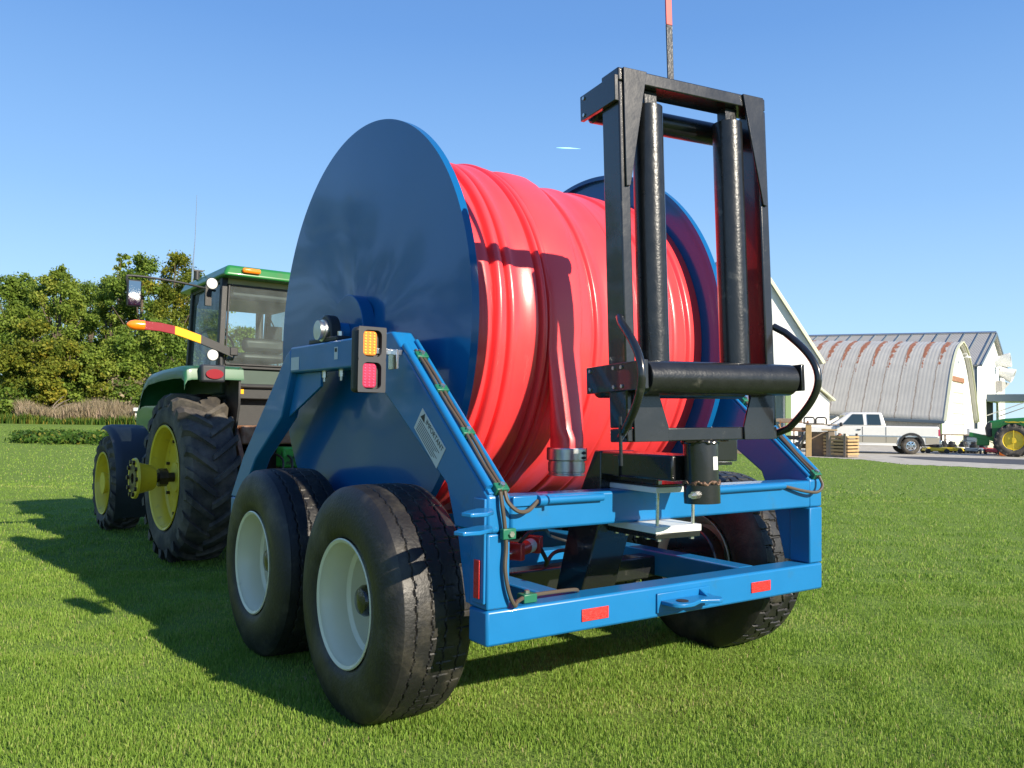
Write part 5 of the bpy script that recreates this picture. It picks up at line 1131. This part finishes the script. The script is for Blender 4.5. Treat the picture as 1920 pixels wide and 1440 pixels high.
# leaning wooden frames and racks left of the crate
def at_obj(name, px, d, lab_, cat, rz=0.0, grp=None): return tag(empty(name, at(px, d, 0), -YAW-RAD(18)+rz), lab_, cat, grp)
cb = at_obj('wooden_cabinet', 1511, 34.2, 'open fronted weathered wooden cabinet standing left of the slatted crate', 'cabinet')
MB().box(0, .22, 0, .6, 0, 1.28).build('side_panel', M['wood'], cb, .01); MB().box(.86, 1.10, 0, .6, 0, 1.05).build('side_panel', M['greywood'], cb, .01)
MB().box(.221, .859, .52, .6, .0, 1.0).build('back_panel', M['greywood'], cb, .01); MB().box(.0, 1.2, -.02, .6, 1.285, 1.32).build('top', M['greywood'], cb, .01)
MB().box(.6, 1.2, -.04, .0, 1.06, 1.12).build('rail', M['wood'], cb, .01)
ch = tag(empty('tube_frame', at(1507, 34.35, 1.32), -YAW-RAD(18)), 'dark tubular metal frame lying on top of the wooden cabinet', 'metal frame')
mb = MB()
for k in range(2):
    x = .02+.46*k; mb.tube([(x, .15, -.01), (x, .15, .20), (x+.03, .15, .25), (x+.08, .15, .27), (x+.32, .15, .27), (x+.37, .15, .25), (x+.40, .15, .20), (x+.40, .15, -.01)], .035, 6)
mb.tube([(0, .15, .02), (.8, .15, .02)], .02, 6); mb.build('tubing', M['plastic'], ch)
rk = at_obj('scrap_rack', 1462, 35.4, 'rusty metal rack stacked with scrap boards behind the frame leg', 'rack')
for x in (0, .55, 1.1):
    for y in (0, .7): MB().box(x, x+.05, y, y+.05, 0, 1.45).build('upright', M['rust'], rk)
for z in (.3, .65, 1.0, 1.35):
    MB().box(-.01, 1.16, -.01, .76, z, z+.03).build('shelf', M['rust'], rk)
    for k in range(3):
        x = rng.uniform(-.2, .3); bo = MB().box(x, x+rng.uniform(.6, 1.1), .1+.2*k, .25+.2*k, z+.031, z+.031+rng.uniform(.05, .16)).build('board', M['greywood'], rk, .01)
for k, (dx, ll) in enumerate(((.0, 1.6), (.25, 1.9), (.5, 1.4), (.8, 1.7))):
    p = at(1470+8*k, 34.2, 0); o = MB().beam((0, 0, 0), (.9+.1*k, .3, .25+.3*k), .10, .03).beam((0, .1, .02), (-.5, .5, 1.0+.1*k), .07, .03).build('loose_boards', M['wood'] if k % 2 else M['greywood']); o.location = p
    tag(o, ['loose boards leaning at the left end of the rack', 'loose boards leaning second from the left before the rack', 'loose boards leaning third from the left before the rack', 'loose boards leaning nearest the wooden cabinet'][k], 'boards', 'loose boards before the scrap rack')
o = MB().box(-.35, .25, -.2, .2, 0, .42).build('foam_block', M['white'], None, .04); o.location = at(1482, 33.4, 0); o.rotation_euler.z = -YAW; tag(o, 'small white block on the grass edge below the scrap rack', 'block')
pl_ = at_obj('board_pile', 1372, 36.5, 'low pile of grey boards glimpsed beyond the right wheel', 'board pile')
for k in range(5): MB().box(-.9+.1*k, 1.4-.15*k, -.3, .4, .06*k, .06*k+.05).build('board', M['greywood'], pl_, .005)

# lawn mowers and bits along the barn
def mower(px, d, lab_, colr, rz=0.0, sc=1.0):
    r = tag(empty('lawn_mower', at(px, d, 0), -YAW-RAD(20)+rz), lab_, 'mower', 'old mowers in a row by the barn'); r.scale = (sc,)*3
    MB().prism([(-.5, .10), (.5, .10), (.42, .26), (-.42, .26)], 'y', -.3, .3).build('deck', M[colr], r, .04)
    MB().lathe((0, 0, .26), (0, 0, 1), [(0, .20), (.12, .20), (.16, .15), (.26, .14), (.28, .0)], 18).build('engine', M['plastic'], r)
    for x in (-.4, .4):
        for y in (-.34, .34): MB().cyl((x, y-.03, .11), (x, y+.03, .11), .11, 16).build('wheel', M['plastic'], r)
    MB().tube(smooth_path([(-.4, -.25, .2), (-.8, -.25, .55), (-.8, .25, .55), (-.4, .25, .2)]), .018, 6).build('handle', M['trimgrey'], r)
mw = [(1752, 40.0, 'yellow decked mower nearest the pickup tail', 'yellow', .2), (1768, 41.5, 'dark mower second in the row from the pickup', 'plastic', .9), (1784, 40.5, 'yellow mower third in the row, in front of the garage door', 'yellow', -.3), (1806, 41.5, 'pale mower in the middle of the row', 'white', .4), (1826, 40.5, 'small grey mower left of the red one', 'trimgrey', 1.2), (1842, 41.2, 'red mower in the row left of the far tractor', 'red', .1), (1871, 39.5, 'red mower closest to the far tractor wheel', 'red', .8)]
for px, d, lb_, cl_, rz in mw: mower(px, d, lb_, cl_, rz, 1.05)
tb = tag(empty('work_table', at(1790, 44.5, 0), -YAW-RAD(12)), 'long low work table in front of the arched barn door', 'table')
MB().box(-.6, 2.6, 0, .8, .80, .86).build('table_top', M['greywood'], tb, .01)
for x in (-.5, 2.4):
    for y in (.05, .7): MB().box(x, x+.08, y, y+.08, 0, .799).build('leg', M['greywood'], tb)
MB().box(.6, 1.5, .1, .7, .05, .799).build('cupboard', M['trimgrey'], tb, .01)
o = MB().box(-.55, .55, -.3, .3, 0, 1.15).build('appliance', M['white'], None, .03); o.location = at(1834, 47, 0); o.rotation_euler.z = -YAW-.3; tag(o, 'white box shaped appliance near the far shed corner', 'appliance')
o = MB().lathe((0, 0, 0), (0, 0, 1), [(0, .01), (.02, .22), (.55, .25), (.62, .2), (.66, .0)], 16).build('drum', M['orange'], None); o.location = at(1883, 38.0, 0); tag(o, 'small orange and white marker drum by the far tractor wheel', 'drum')
bl = tag(MB().prism([(-.9, 0), (.9, 0), (.5, .75), (-.6, .65)], 'y', -.15, .15).build('tipped_panel', M['creamtrim'], None, .04), 'pale leaning panel between the red mowers', 'panel'); bl.location = at(1856, 42.0, 0); bl.rotation_euler.z = -YAW
# far tractor entering at the right edge
ft = tag(empty('tractor', at(1899, 37.0, 0), -YAW-RAD(28)), 'green tractor with yellow front wheel, cut off by the right edge of the photo', 'tractor')
wh = MB().lathe((0, -.25, .72), (0, 1, 0), [(.05, 0), (.05, .12), (.08, .14), (.10, .38), (.02, .42), (.0, .44), (.06, .42)], 32).build('wheel', M['yellow'], ft)
ty = lug_tyre(.74, .43, .45, 16, .04).build('tyre', M['tread'], wh); ty.rotation_euler = (0, 0, pi/2); ty.location = (0, -.28, .72)
wh2 = MB().lathe((0, 1.9, .72), (0, -1, 0), [(.05, 0), (.10, .38), (.0, .44)], 24).build('wheel', M['yellow'], ft); ty = bpy.data.objects.new('tyre', ty.data); C.objects.link(ty); ty.parent = wh2; ty.rotation_euler = (0, 0, pi/2); ty.location = (0, 1.4, .72)
MB().prism([(-.95, .80), (-1.02, 1.25), (-.92, 1.55), (-.3, 1.68), (1.8, 1.85), (2.6, 1.95), (2.6, .95), (-.6, .75)], 'y', .35, 1.25).build('hood', M['green'], ft, .08, seg=4)
MB().prism([(-1.0, .85), (-1.06, 1.25), (-.96, 1.50), (-.80, 1.50), (-.80, .85)], 'y', .30, 1.30).build('grille', M['plastic'], ft, .05)
MB().box(-1.4, -.9, .45, 1.15, .45, .80).build('front_weight', M['green'], ft, .05); MB().beam((-1.7, .5, .95), (-.5, .5, .70), .12, .2).beam((-1.7, 1.1, .95), (-.5, 1.1, .70), .12, .2).build('front_hitch', M['green'], ft, .02)
MB().box(-.5, 3.0, .5, 1.1, .5, .95).build('chassis', M['green'], ft, .03); MB().box(-.02, .02, -.27, -.22, .2, 1.2).build('spoke', M['yellow'], ft)
MB().box(-.3, 2.2, .335, .349, 1.50, 1.56).build('stripe', M['yellow'], ft, .0)
MB().sheet([[Vector((.80*sin(a), y, .72+.84*cos(a))) for y in (-.28, .20)] for a in np.linspace(-.7, 1.3, 12)], (0, 0, .02)).build('mudguard', M['green'], ft)
if 'ground' not in globals():
    g = MB().box(-60,60,-60,120,-.1,0).build('ground', mat('g',(.07,.13,.03),.9))
    g['kind']='structure'
